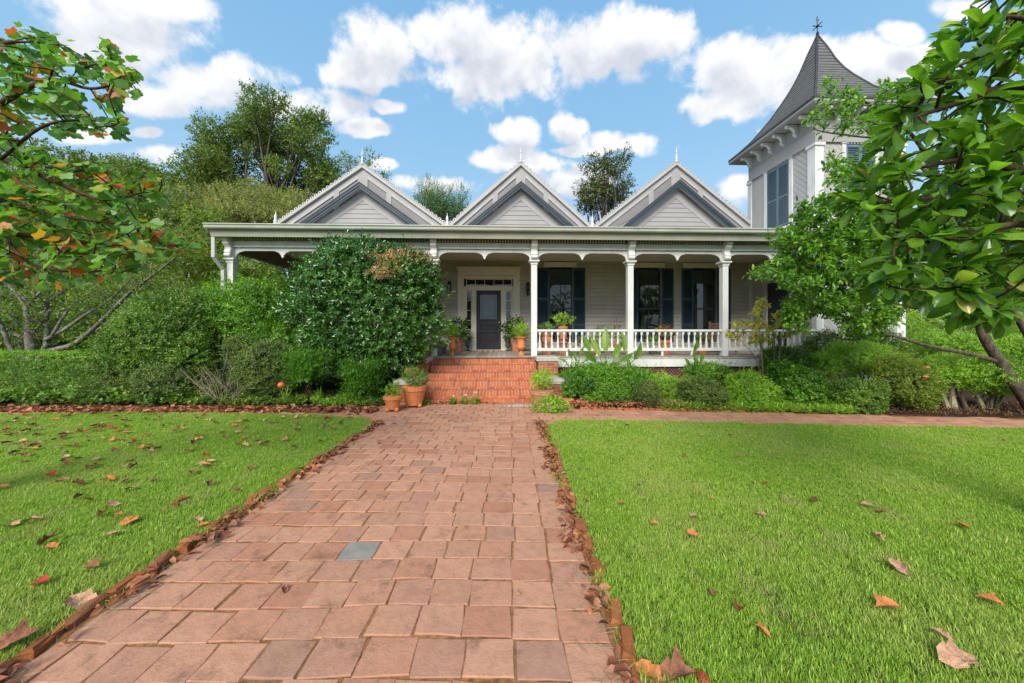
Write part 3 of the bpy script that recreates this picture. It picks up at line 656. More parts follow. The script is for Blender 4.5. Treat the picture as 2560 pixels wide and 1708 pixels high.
# half disc with a round hole, as strips between hole and rim
rim = [(.08*math.cos(math.pi*i/8), .08*math.sin(math.pi*i/8)) for i in range(9)] + [(-.05,0),(0,0),(.05,0)]
hole = [(.022*math.cos(t), .036+.022*math.sin(t)) for t in [math.atan2(y_-.036, x_) for x_, y_ in rim]]
for yy in (0, .03):
    pass
vs = [(x, 0, z) for x, z in rim] + [(x, 0, z) for x, z in hole] + [(x, .03, z) for x, z in rim] + [(x, .03, z) for x, z in hole]; n = len(rim)
scal.add(vs, [(i,(i+1)%n,n+(i+1)%n,n+i) for i in range(n)] + [(2*n+i,3*n+i,3*n+(i+1)%n,2*n+(i+1)%n) for i in range(n)] + [(i,2*n+i,2*n+(i+1)%n,(i+1)%n) for i in range(n)] + [(n+i,n+(i+1)%n,3*n+(i+1)%n,3*n+i) for i in range(n)])
scal_me = scal.mesh('scallop', M['gwhite'])
th = math.atan(slope)
def rake_band(t0, t1, za, zb_, y0, y1, pk):
    """boards following both rakes: perpendicular-vertical offsets t0..t1 below the outer rake line, cut below zb_ """
    out = []
    for s in (-1, 1):
        def X(z, t): return s*(za - t - z)/slope
        p = [(0, za-t0), (X(zb_,t0), zb_), (X(zb_,t1), zb_), (0, za-t1)]
        out.append([(pk+x, z) for x, z in p])
    return out
ZB = 4.9
for gi_, pk in enumerate(peaks):
    gz, hz_, tz, slope, sl2, hw = GH[gi_]; th = math.atan(slope)
    gb = P('gable', MB().prism([(pk,gz-.05),(pk-(gz-.05-ZB)/slope,ZB),(pk+(gz-.05-ZB)/slope,ZB)], GV, GV+.1, 'y'), 'gtrim')
    for q in rake_band(0, .10, gz, ZB, GV-.10, GV-.0, pk): MB().prism(q, GV-.13, GV-.001, 'y').build('rake_moulding', M['gwhite'], gb)
    for q in rake_band(.10, .27, gz, ZB, 0, 0, pk): MB().prism(q, GV-.045, GV-.001, 'y').build('rake_board', M['gtrim'], gb)
    # recessed panels between the rails
    for s in (-1, 1):
        for (x0, x1) in ((.17,.82),(1.0,2.95)):
            t0, t1 = .40, .86 - .10
            if True:
                pts = []
                def Zt(x, t): return gz - t - slope*x
                zlo0, zlo1 = Zt(x0,.78), Zt(x1,.78)
                pts = [(x0,Zt(x0,.30)),(x1,max(Zt(x1,.30),ZB)),(x1,max(Zt(x1,.86),ZB)),(x0,max(Zt(x0,.86),ZB))]
                pts = [(pk+s*a_, b2) for a_, b2 in pts]
                MB().prism(pts, GV-.020, GV-.001, 'y').build('gable_panel', M['gpanel'], gb)
                # raised rim above and at the ends
                MB().prism([(pk+s*x0,Zt(x0,.27)),(pk+s*x1,Zt(x1,.27)),(pk+s*x1,Zt(x1,.36)),(pk+s*x0,Zt(x0,.36))], GV-.052, GV-.021, 'y').build('panel_rail', M['gwhite'], gb)
        for (x0, x1) in ((.82,1.0),):
            MB().prism([(pk+s*a_, gz-t-slope*a_) for a_, t in ((x0,.27),(x1,.27),(x1,.9),(x0,.9))], GV-.050, GV-.0215, 'y').build('gable_strut', M['gtrim'], gb)
        MB().prism([(pk+s*a_, gz-t-slope*a_) for a_, t in ((0,.27),(.17,.27),(.17,.9),(0,.9))], GV-.050, GV-.0215, 'y').build('king_post', M['gtrim'], gb)
        # cresting of pierced scallops
        nsc = 24
        for i in range(nsc):
            d = .10 + i*.168
            if d*math.cos(th) > hw - .05: break
            o = place('scallop', scal_me, gb, (pk+s*d*math.cos(th), GV-.10, gz - d*math.sin(th) + .012), (0, s*th, 0))
    # projecting inner hood with blue fascia
    yF = WV-.32
    hoodw = [(s, [(pk, hz_), (pk+s*(hz_-ZB)/sl2, ZB), (pk+s*(hz_-.07-ZB)/sl2, ZB), (pk, hz_-.07)]) for s in (-1,1)]
    for s, q in hoodw:
        MB().prism(q, yF-.03, WV-.053, 'y').build('hood_roof', M['darkroof'], gb)
        MB().prism([(pk,hz_-.072),(pk+s*(hz_-.072-ZB)/sl2,ZB),(pk+s*(hz_-.215-ZB)/sl2,ZB),(pk,hz_-.215)], yF, yF+.03, 'y').build('hood_fascia', M['blue'], gb)
        MB().prism([(pk,hz_-.072),(pk+s*(hz_-.072-ZB)/sl2,ZB),(pk+s*(hz_-.13-ZB)/sl2,ZB),(pk,hz_-.13)], yF-.025, yF-.001, 'y').build('hood_moulding', M['blue'], gb)
        MB().prism([(pk,hz_-.073),(pk+s*(hz_-.073-ZB)/sl2,ZB),(pk+s*(hz_-.115-ZB)/sl2,ZB),(pk,hz_-.115)], yF+.031, WV-.053, 'y').build('hood_soffit', M['gtrim'], gb)
    for s in (-1,1):
        MB().prism([(pk,hz_-.215),(pk+s*(hz_-.215-ZB)/sl2,ZB),(pk+s*(tz-ZB)/sl2,ZB),(pk,tz)], WV-.052, WV-.0225, 'y').build('tympanum_trim', M['gtrim'], gb)
    z = 4.95
    while z < tz - .02:
        z2 = min(z+.165, tz); a_, b2 = (tz-z)/sl2, (tz-z2)/sl2
        MB().add([(pk-a_,WV-.046,z+.006),(pk+a_,WV-.046,z+.006),(pk+b2,WV-.030,z2),(pk-b2,WV-.030,z2),(pk-a_,WV-.022,z+.006),(pk+a_,WV-.022,z+.006)],[(0,1,2,3),(4,5,1,0)]).build('siding_board', M['gsiding'], gb); z += .165
    # roof running back from the gable
    for s in (-1,1):
        MB().prism([(pk,gz+.0),(pk+s*hw,gz-slope*hw),(pk+s*hw,gz-slope*hw-.1),(pk,gz-.1)], WV+.101, 12, 'y').build('gable_roof', M['darkroof'], gb)
def finial(u, z, h, big):
    k = h/.62
    pr = [(.055,0),(.055,.06),(.03,.08),(.04,.11),(.045,.16),(.03,.24),(.018,.33),(.012,.37),(.028,.40),(.034,.43),(.022,.46),(.01,.48),(.022,.50),(.008,.53),(.004,.62)] if big else [(.09,0),(.09,.04),(.05,.06),(.06,.10),(.07,.13),(.05,.18),(.03,.2),(.045,.24),(.05,.28),(.03,.36),(.012,.42),(.004,.5)]
    P('finial', MB().lathe([(r, z_*k) for r, z_ in pr], 10), 'white', loc=(u, WV-.09, z), smooth=True)
for pk, g_ in zip(peaks, GH): finial(pk, g_[0], .56, True)
for u in (-8.15, -2.20, 2.98): finial(u, 5.34, .60, False)
# ------------------------------------------------------------------ tower
TU0, TU1, TV0, TV1 = 8.79, 11.45, .46, 3.12
tc_ = ((TU0+TU1)/2, (TV0+TV1)/2); TH2 = (TU1-TU0)/2
tw = P('tower_wall', MB().box(TU0+.03,TU1-.03,TV0+.03,TV1-.03,.1,7.95), 'tsiding')
def clip(poly, a, b_, c):                               # keep a*x+b*y<=c
    out = []
    for i in range(len(poly)):
        p, q = poly[i], poly[(i+1) % len(poly)]; dp, dq = a*p[0]+b_*p[1]-c, a*q[0]+b_*q[1]-c
        if dp <= 0: out.append(p)
        if dp*dq < 0: t = dp/(dp-dq); out.append((p[0]+t*(q[0]-p[0]), p[1]+t*(q[1]-p[1])))
    return out
def diag(face, s0, s1, z0, z1, sg, pitch=.125):
    """boards laid at 45 degrees on a tower face; s runs along the face"""
    rect = [(s0,z0),(s1,z0),(s1,z1),(s0,z1)]; k = -40
    while k < 120:
        c0 = k*pitch*1.414; p = clip(clip(rect, sg, 1, c0+pitch*1.414-.012), -sg, -1, -c0)
        k += 1
        if len(p) < 3: continue
        n = len(p); vs = []
        for off in (.030, .014):
            for s_, z_ in p: vs.append((TU0+.03-off+.0, s_, z_) if face == 'L' else (s_, TV0+.03-off, z_))
        MB().add(vs, [tuple(range(n)), tuple(range(2*n-1,n-1,-1))]+[(i,(i+1)%n,n+(i+1)%n,n+i) for i in range(n)]).build('diagonal_board', M['tsiding'], tw)
wz0, wz1 = 5.03, 7.03
lw0, lw1 = tc_[1]-.44, tc_[1]+.44; fw0, fw1 = tc_[0]-.42, tc_[0]+.42
diag('L', TV0+.23, lw0-.13, 5.0, 7.1, -1); diag('L', lw1+.13, TV1-.16, 5.0, 7.1, 1)
diag('F', TU0+.23, fw0-.13, 5.0, 7.1, 1); diag('F', fw1+.13, TU1-.23, 5.0, 7.1, -1)
diag('F', TU0+.23, TU1-.23, .6, 4.1, 1, .16)
def cb(x0,x1,y0,y1,z0,z1): return MB().box(x0,x1,y0,y1,z0,z1)
for (x0,x1,y0,y1) in ((TU0-.025,TU0+.229,TV0-.025,TV0+.229),(TU1-.229,TU1+.025,TV0-.025,TV0+.229),(TU0-.025,TU0+.2,TV1-.159,TV1+.02)):
    P('corner_board', cb(x0,x1,y0,y1,.2,6.99).box(x0-.03,x1+.03,y0-.03,y1+.03,6.99,7.08), 'white')
P('frieze_board', MB().box(TU0-.005,TU1+.005,TV0-.005,TV1,7.11,7.9).box(TU0-.06,TU1+.06,TV0-.06,TV1,7.08,7.14).box(TU0-.02,TU1+.02,TV0-.02,TV1,7.5,7.53), 'gtrim')
P('water_table', MB().prism([(TU0-.02,5.0),(TU0-.14,4.86),(TU0-.14,4.80),(TU0-.02,4.70)],TV0-.14,TV1,'y').prism([(TV0-.02,5.0),(TV0-.14,4.86),(TV0-.14,4.80),(TV0-.02,4.70)],TU0-.14,TU1+.1,'x'), 'white')
for i in range(6):
    for face in 'LF':
        t = .12 + i*(2*TH2-.24)/5
        br = MB().prism([(0,7.93),(-.36,7.93),(-.36,7.86),(-.30,7.84),(-.24,7.86),(-.14,7.80),(-.10,7.72),(-.12,7.66),(-.06,7.60),(0,7.58)], -.045, .045, 'x')
        o = P('eave_bracket', br, 'white')
        if face == 'F': o.location = (TU0+t, TV0-.006, 0)
        else: o.location = (TU0-.006, TV0+t, 0); o.rotation_euler = (0,0,-math.pi/2)
# tower windows
wf = P('tower_window', MB().box(TU0-.03,TU0+.01,lw0-.13,lw0-.012,wz0-.1,wz1+.02).box(TU0-.03,TU0+.01,lw1+.012,lw1+.13,wz0-.1,wz1+.02).box(TU0-.05,TU0+.01,lw0-.16,lw0+.0,wz1+.02,wz1+.11).box(TU0-.05,TU0+.01,lw1,lw1+.16,wz1+.02,wz1+.11).box(TU0-.10,TU0+.01,lw0-.2,lw1+.2,wz0-.14,wz0-.10), 'white')
wf2 = P('tower_window', MB().box(fw0-.13,fw0-.012,TV0-.03,TV0+.01,wz0-.1,wz1+.02).box(fw1+.012,fw1+.13,TV0-.03,TV0+.01,wz0-.1,wz1+.02).box(fw0-.16,fw0,TV0-.05,TV0+.01,wz1+.02,wz1+.11).box(fw1,fw1+.16,TV0-.05,TV0+.01,wz1+.02,wz1+.11).box(fw0-.2,fw1+.2,TV0-.10,TV0+.01,wz0-.14,wz0-.10), 'white')
mb = MB(); mb2 = MB()
for k in range(9): mb.box(TU0-.04,TU0,lw0+.02+k*.1,lw0+.065+k*.1,wz1+.02,wz1+.10); mb2.box(fw0+.02+k*.096,fw0+.063+k*.096,TV0-.04,TV0,wz1+.02,wz1+.10)
mb.build('dentils', M['white'], wf); mb2.build('dentils', M['white'], wf2)
rl_ = [wz0+.035, (wz0+wz1)/2-.05, wz1-.035]
for a, b_ in ((fw0, (fw0+fw1)/2-.003), ((fw0+fw1)/2+.003, fw1)): shutter('tower_shutter', a, b_, wz0, wz1, TV0+.012, 'tshutter', rl_, True, pitch=.062)
for a, b_ in ((-.44, -.003), (.003, .44)):
    s = shutter('tower_shutter', a, b_, wz0, wz1, 0, 'tshutter', rl_, True, pitch=.062); s.location = (TU0+.012, tc_[1], 0); s.rotation_euler = (0,0,-math.pi/2)
# bell-cast roof built in stepped courses
PR = [(0,11.38),(.03,11.2),(.098,10.84),(.174,10.34),(.254,9.95),(.346,9.60),(.496,9.10),(.62,8.78),(.73,8.51),(.87,8.27),(1,8.08)]
def rz_at(s):
    for (a_, za), (b2, zb2) in zip(PR[:-1], PR[1:]):
        if s <= b2: return za + (zb2-za)*(s-a_)/(b2-a_)
    return PR[-1][1]
E = TH2 + .44; S = [0.0]; 
while S[-1] < 1:
    s = S[-1]; ds = .002
    z0 = rz_at(s); t = s
    while t < 1 and math.hypot((t-s)*E, rz_at(t)-z0) < .125: t += ds
    S.append(min(1, t))
vs = []; fs = []; uv = []; run = 0
for i, (s0, s1) in enumerate(zip(S[:-1], S[1:])):
    a, c = s0*E + .0, s1*E + .012; za, zc = rz_at(s0), rz_at(s1)+.004
    for k in range(4):
        q = [(-1,-1),(1,-1),(1,1),(-1,1)][k]; q2 = [(-1,-1),(1,-1),(1,1),(-1,1)][(k+1)%4]; o_ = len(vs)
        vs += [(q[0]*c,q[1]*c,zc),(q2[0]*c,q2[1]*c,zc),(q2[0]*a,q2[1]*a,za),(q[0]*a,q[1]*a,za),(q[0]*(c-.012),q[1]*(c-.012),zc-.012),(q2[0]*(c-.012),q2[1]*(c-.012),zc-.012)]
        fs += [(o_,o_+1,o_+2,o_+3),(o_+4,o_+5,o_+1,o_)]
        v0, v1 = i*.125, (i+1)*.125; uv += [(-c,v0),(c,v0),(a,v1),(-a,v1),(-c,v0),(c,v0),(c,v0),(-c,v0)]
me = bpy.data.meshes.new('tower_roof'); me.from_pydata(vs, [], fs); me.materials.append(M['shingle'])
ul = me.uv_layers.new(name='UVMap'); ul.data.foreach_set('uv', np.array(uv, dtype=np.float32).ravel())
troof = place('tower_roof', me, house, (tc_[0], tc_[1], 0))
for sx_, sy_ in ((-1,-1),(1,-1),(-1,1),(1,1)):
    pts = [(sx_*s*E, sy_*s*E, rz_at(s)+.012) for s in [i/24 for i in range(25)]]
    MB().tube(pts, .035, 5).build('hip_ridge', M['darkroof'], troof)
P('tower_eave', MB().box(TU0-.44,TU1+.44,TV0-.44,TV1+.44,7.95,8.0).box(TU0-.46,TU1+.46,TV0-.46,TV0-.43,7.98,8.085).box(TU0-.46,TU0-.43,TV0-.43,TV1+.44,7.98,8.085).box(TU1+.43,TU1+.46,TV0-.43,TV1+.44,7.98,8.085), 'gtrim')
P('drip_edge', MB().box(TU0-.475,TU1+.475,TV0-.475,TV0-.461,8.05,8.10).box(TU0-.475,TU0-.461,TV0-.461,TV1+.44,8.05,8.10), 'darkroof')
P('weather_vane', MB().tube([(0,0,11.3),(0,0,12.0)],.018,6).lathe([(.03,11.35),(.05,11.42),(.02,11.5)],8).tube([(-.16,0,11.68),(.16,0,11.68)],.014,5).tube([(0,-.16,11.68),(0,.16,11.68)],.014,5).lathe([(.02,11.62),(.045,11.67),(.02,11.72)],8).tube([(-.06,0,11.88),(.06,0,11.88)],.01,5), 'black', loc=(tc_[0],tc_[1],0))
# door in the tower's flank, opening on the porch
P('side_door_frame', MB().box(TU0-.06,TU0+.02,1.15,1.30,DZ,3.25).box(TU0-.06,TU0+.02,2.2,2.35,DZ,3.25).box(TU0-.08,TU0+.02,1.1,2.4,3.25,3.5), 'trim'); P('side_door', MB().box(TU0-.02,TU0+.025,1.301,2.199,DZ,3.249), 'door')
P('pull_cord', MB().tube([(5.05+.0,1.2,4.14),(5.05,1.2,3.42)],.006,5).lathe([(.012,3.36),(.014,3.42),(.004,3.44)],6,(5.05,1.2,0)), 'cord')

# ------------------------------------------------------------------ brick steps
steps = thing('brick_steps', 'orange brick front steps with five risers between stone-capped brick piers', 'steps', HO, TH)
SU0, SU1 = -2.10, .62; rises = [.08,.243,.406,.569,.732,.895]; fronts = [-1.50,-1.38,-1.035,-.69,-.345,0]
rowl = MB().cbox(-.0315,.0315,0,.335,-.098,0,.007).mesh('brick', M['brick']); stre = MB().cbox(-.098,.098,0,.06,-.054,0,.004).mesh('brick', M['brick'])
basb = MB().cbox(-.098,.098,0,.13,-.075,0,.006).mesh('brick', M['brick'])
pz = 0
for k, (z, f) in enumerate(zip(rises, fronts)):
    st_ = MB().box(SU0, SU1, f+.008, .02, pz+.0005*k, z-.006).build('step', M['mortar'], steps)
    if k == 0:
        u = SU0+.06
        while u < SU1-.02: place('brick', basb, st_, (u+.04, f, z), (0,0,float(rng.normal(0,.01)))); u += .2085
    else:
        n = 37
        for i in range(n): place('brick', rowl, st_, (SU0+.037+i*(SU1-SU0-.074)/(n-1), f-.002+float(rng.normal(0,.0013)), z+float(rng.normal(0,.0015))), (0,0,0))
        if k % 2: place('brick', stre, st_, (SU0+.048, f+.002, z-.106), scale=(.46,1,1)); place('brick', stre, st_, (SU1-.05, f+.002, z-.106), scale=(.46,1,1))
        off = .1 if k % 2 else 0; u = SU0 + .1 + off
        while u < SU1 - .09: place('brick', stre, st_, (u, f+.001+float(rng.normal(0,.0009)), z-.106)); u += .209
    pz = z
def pier(u0, u1, v0, v1, z0, z1):
    pr = MB().box(u0+.008,u1-.008,v0+.008,v1,z0,z1).build('pier', M['mortar'], steps)
    bm_ = MB().cbox(0,.2,0,.095,0,.064,.004).mesh('brick', M['brick2']); half = MB().cbox(0,.095,0,.095,0,.064,.004).mesh('brick', M['brick2'])
    z = z0 + .008; r = 0; side_ = MB()
    while z + .064 < z1 + .01:
        u = u0 if r % 2 == 0 else u0 + .108
        if r % 2: place('brick', half, pr, (u0, v0, z))
        while u + .2 <= u1 + .006: place('brick', bm_, pr, (u, v0+float(rng.normal(0,.0015)), z)); u += .21
        if u1 - u > .02: place('brick', half, pr, (u, v0, z), scale=((u1-u)/.095, 1, 1))
        v = v0 + (.10 if r % 2 == 0 else .21)
        while v < v1 - .05:
            e = min(v+.2, v1)
            side_.box(u0, u0+.09, v, e, z, z+.064).box(u1-.09, u1, v, e, z, z+.064); v += .21
        z += .0745; r += 1
    side_.build('side_bricks', M['brick2'], pr, kind='stuff'); return pr
for (u0, u1) in ((-2.63,-2.13),(.64,1.14)):
    pier(u0,u1,-.62,.0,.0,.87); pier(u0,u1,-1.45,-.622,.0,.42)
    MB().cbox(u0-.05,u1+.05,-.67,.02,.872,.97,.02).build('cap_stone', M['cap'], steps); MB().cbox(u0-.05,u1+.05,-1.5,-.675,.422,.52,.02).build('cap_stone', M['cap'], steps)
# ------------------------------------------------------------------ foliage
def unit(a): return a / np.maximum(np.linalg.norm(a, axis=-1, keepdims=True), 1e-9)
def np_mesh(name, V, F, nper, rnd, m, smooth=False):
    me = bpy.data.meshes.new(name); nf = len(F)
    me.vertices.add(len(V)); me.vertices.foreach_set('co', V.astype(np.float32).ravel())
    me.loops.add(nf*nper); me.loops.foreach_set('vertex_index', F.astype(np.int32).ravel())
    me.polygons.add(nf); me.polygons.foreach_set('loop_start', np.arange(0, nf*nper, nper, dtype=np.int32))
    if smooth: me.polygons.foreach_set('use_smooth', np.ones(nf, dtype=bool))
    me.materials.append(m); me.update(calc_edges=True)
    if rnd is not None: set_rnd(me, rnd)
    return me
def leaves(P, A, N, L, Wd, rnd, m, name='foliage', parent=None, fold=.18, kind='stuff', droop=.0, six=False):
    n = len(P); A = unit(A); N = unit(N - A*np.sum(A*N, 1, keepdims=True)); S = np.cross(A, N); L = np.broadcast_to(L, (n,))[:,None]; Wd = np.broadcast_to(Wd, (n,))[:,None]
    up = N*fold*Wd
    if not six:
        V = np.stack([P, P+A*L*.45-S*Wd*.5+up, P+A*L*.45+S*Wd*.5+up, P+A*L-N*L*droop], 1).reshape(-1,3); b_ = np.arange(n)[:,None]*4
        F = np.stack([b_+[[0,3,1]], b_+[[0,2,3]]], 1).reshape(-1,3)
    else:
        V = np.stack([P, P+A*L*.28-S*Wd*.42+up, P+A*L*.28+S*Wd*.42+up, P+A*L*.66-S*Wd*.46+up-N*L*droop*.4, P+A*L*.66+S*Wd*.46+up-N*L*droop*.4, P+A*L*.5-N*L*droop*.2, P+A*L-N*L*droop], 1).reshape(-1,3); b_ = np.arange(n)[:,None]*7
        F = np.stack([b_+[q] for q in ([0,5,1],[0,2,5],[1,5,3],[2,4,5],[3,5,6],[5,4,6])], 1).reshape(-1,3)
    k = 6 if six else 2
    me = np_mesh(name, V, F, 3, np.repeat(rnd, k), m); o = bpy.data.objects.new(name, me); col.objects.link(o)
    if parent is not None: o.parent = parent
    if kind: o['kind'] = kind
    return o
def rdir(n, r=rng): return unit(r.normal(size=(n,3)))
def blob(c, rad, n, lump=.3, nl=16, shell=.55, zmin=.03, seed=0):
    r = np.random.default_rng(seed); D = rdir(n, r); C = rdir(nl, r); amp = r.uniform(.4, 1, nl)
    bmp = np.max(amp[None]*np.exp(9*(D@C.T-1)), 1)
    fine = np.max(np.exp(60*(D@rdir(nl*6, r).T-1)), 1)
    Rr = (1-lump+lump*bmp*1.25+.10*fine)*(1-shell*r.random(n)**1.6)
    Pp = np.array(c)+D*np.array(rad)*Rr[:,None]; Nn_ = unit(D/np.array(rad)); k = Pp[:,2] > zmin
    return Pp[k], Nn_[k]
def shoots(P, O, per, slen, L, Wd, r, upw=.5, spread=.9, rand=.5):
    """leafy shoots starting at P and growing outward O; returns leaf base, axis, normal, length"""
    n = len(P); D = unit(O + np.array([0,0,upw]) + r.normal(size=(n,3))*rand); T = unit(np.cross(D, rdir(n, r))); B = np.cross(D, T)
    Ps, As, Ns, Ls = [], [], [], []
    for k in range(per):
        t = (k+.5)/per; a = k*2.4 + r.random(n)*.8; rad_ = T*np.cos(a)[:,None]+B*np.sin(a)[:,None]
        A = unit(D*(.35+.5*t)+rad_*spread); Ps.append(P+D*(slen*t)); As.append(A); Ns.append(D - A*np.sum(A*D,1,keepdims=True)); Ls.append(L*(1-.25*t)*(.75+.5*r.random(n)))
    return np.concatenate(Ps), np.concatenate(As), np.concatenate(Ns), np.concatenate(Ls)
G1 = (.035,.085,.012)
LM = {}
def lm(name, stops, **kw): LM[name] = leafmat(name + '_leaf', stops, **kw)
lm('camellia', [(0,(0.031,0.088,0.013)),(.5,(0.060,0.167,0.024)),(.85,(0.109,0.255,0.040)),(1,(0.195,0.333,0.053))], rough=.24, spec=.7, trans=.15)
lm('burnt', [(0,(.30,.14,.06)),(.5,(.50,.28,.13)),(1,(.60,.42,.24))], rough=.6, trans=.3)
lm('boxwood', [(0,(0.061,0.121,0.013)),(.5,(0.120,0.234,0.024)),(.85,(0.205,0.324,0.041)),(1,(0.408,0.344,0.081))], rough=.45, trans=.3)
lm('bronze', [(0,(0.066,0.116,0.022)),(.5,(0.123,0.189,0.038)),(.8,(0.182,0.242,0.060)),(1,(0.264,0.231,0.090))], rough=.55, trans=.3)
lm('bright', [(0,(0.072,0.158,0.013)),(.5,(0.132,0.299,0.027)),(.85,(0.223,0.425,0.041)),(1,(0.527,0.567,0.068))], rough=.38, trans=.4)
lm('fresh', [(0,(0.119,0.238,0.020)),(.5,(0.238,0.416,0.041)),(.85,(0.369,0.555,0.068)),(1,(0.579,0.654,0.108))], rough=.45, trans=.4)
lm('yellowgreen', [(0,(0.158,0.299,0.033)),(.5,(0.299,0.473,0.058)),(.85,(0.473,0.598,0.083)),(1,(0.662,0.567,0.099))], rough=.5, trans=.45)
lm('olive', [(0,(0.095,0.161,0.018)),(.5,(0.180,0.259,0.033)),(.85,(0.285,0.333,0.045)),(1,(0.418,0.367,0.075))], rough=.55, trans=.4)
lm('treegreen', [(0,(0.068,0.112,0.017)),(.5,(0.124,0.193,0.030)),(.85,(0.203,0.263,0.046)),(1,(0.338,0.304,0.075))], rough=.5, trans=.35)
lm('tan', [(0,(0.171,0.188,0.054)),(.5,(0.271,0.290,0.095)),(1,(0.399,0.375,0.149))], rough=.7, trans=.35)
lm('cedar', [(0,(0.058,0.129,0.027)),(.6,(0.108,0.207,0.043)),(1,(0.176,0.276,0.061))], rough=.55, trans=.25)
lm('darkmag', [(0,(0.043,0.069,0.019)),(.5,(0.088,0.121,0.030)),(.8,(0.146,0.147,0.041)),(1,(0.273,0.155,0.041))], rough=.35, trans=.2)
lm('nandina', [(0,(0.051,0.150,0.016)),(.6,(0.116,0.285,0.029)),(1,(0.230,0.405,0.037))], rough=.4, trans=.4)
lm('grey', [(0,(.16,.20,.15)),(1,(.34,.38,.32))], rough=.6, trans=.3)
lm('redleaf', [(0,(0.150,0.045,0.030)),(.5,(0.375,0.120,0.060)),(1,(0.180,0.210,0.045))], rough=.45, trans=.4)
lm('pink', [(0,(.45,.10,.28)),(1,(.6,.25,.42))], rough=.5, trans=.4)
lm('whitefl', [(0,(.7,.7,.66)),(1,(.8,.78,.74))], rough=.5, trans=.3)
lm('orangefl', [(0,(.7,.2,.08)),(1,(.8,.35,.12))], rough=.5, trans=.3)
lm('litter', [(0,(0.166,0.055,0.032)),(.3,(0.269,0.091,0.050)),(.6,(0.352,0.145,0.081)),(.85,(0.435,0.219,0.136)),(1,(0.228,0.118,0.081))], rough=.75, spec=.2, trans=.15)
lm('straw', [(0,(.25,.20,.11)),(1,(.45,.38,.24))], rough=.8, trans=.1)
lm('goldleaf', [(0,(.30,.36,.06)),(.4,(.50,.50,.09)),(.8,(.62,.52,.10)),(1,(.60,.34,.08))], rough=.45, trans=.4)
lm('mulchbits', [(0,(.07,.04,.025)),(.6,(.13,.075,.045)),(1,(.24,.15,.09))], rough=.9, spec=.1, trans=.05)
lm('agave', [(0,(0.078,0.172,0.054)),(1,(0.156,0.293,0.081))], rough=.4, trans=.2)
lm('star', [(0,(0.065,0.154,0.020)),(.5,(0.120,0.270,0.032)),(.85,(0.217,0.396,0.048)),(1,(0.435,0.612,0.081))], rough=.33, trans=.42)
SEED = [1000]
def nseed(): SEED[0] += 1; return SEED[0]
def bush(name, label, cat, blobs, mat, n, L=.06, Wf=.45, per=6, slen=.10, lump=.3, shell=.55, upw=.4, group=None, fmat=None, stems=True, six=False, rand=.5, stem_mat='bark', spread=.9):
    """blobs: list of (cx,cy,rx,ry,depth,rdepth) in photograph pixels and metres; world-space blobs come out of them"""
    c0 = W(blobs[0][0], blobs[0][1], blobs[0][4]); t = thing(name, label, cat, (c0.x, c0.y, 0), 0, group); org = np.array([c0.x, c0.y, 0])
    vol = [b_[2]*b_[3] for b_ in blobs]; r = np.random.default_rng(nseed()); Ps, As, Ns, Ls = [], [], [], []
    for b_, v in zip(blobs, vol):
        cx, cy, rx, ry, d, rd = b_; c = W(cx, cy, d); s = d/FPX
        Pp, Nn_ = blob(c, (rx*s, rd, ry*s), int(n/per*v/sum(vol)), lump, 16, shell, seed=nseed())
        q = shoots(Pp, Nn_, per, slen, L, L*Wf, r, upw, spread, rand)
        for a_, b2 in zip((Ps, As, Ns, Ls), q): a_.append(b2)
        k2 = max(3, int(n/per*v/sum(vol)*.045)); sel = r.integers(len(Pp), size=k2); q = shoots(Pp[sel]+Nn_[sel]*slen*.4, Nn_[sel], 9, slen*2.3, L, L*Wf, r, upw+.3, spread, rand)
        for a_, b2 in zip((Ps, As, Ns, Ls), q): a_.append(b2)
    P_, A_, N_, L_ = map(np.concatenate, (Ps, As, Ns, Ls)); k = P_[:,2] > .02; P_, A_, N_, L_ = P_[k], A_[k], N_[k], L_[k]
    rn = np.clip(r.normal(.45, .22, len(P_)), 0, 1)
    leaves(P_-org, A_, N_, L_, L_*Wf, rn, LM[mat], 'foliage', t, six=six)
    if stems:
        mb = MB()
        for k in range(9):
            b_ = blobs[k % len(blobs)]; c = W(b_[0], b_[1], b_[4]) - Vector(org); s = b_[4]/FPX
            e = c + Vector((r.uniform(-.7,.7)*b_[2]*s, r.uniform(-.5,.5)*b_[5], r.uniform(-.2,.8)*b_[3]*s)); st = Vector((c.x*.6+r.uniform(-.12,.12), c.y*.6+r.uniform(-.1,.1), 0))
            mb.tube([st, st.lerp(e,.4)+Vector((0,0,.15*e.z)), e], [.022,.014,.006], 5)
        mb.build('stems', M[stem_mat], t, kind='stuff')
    return t

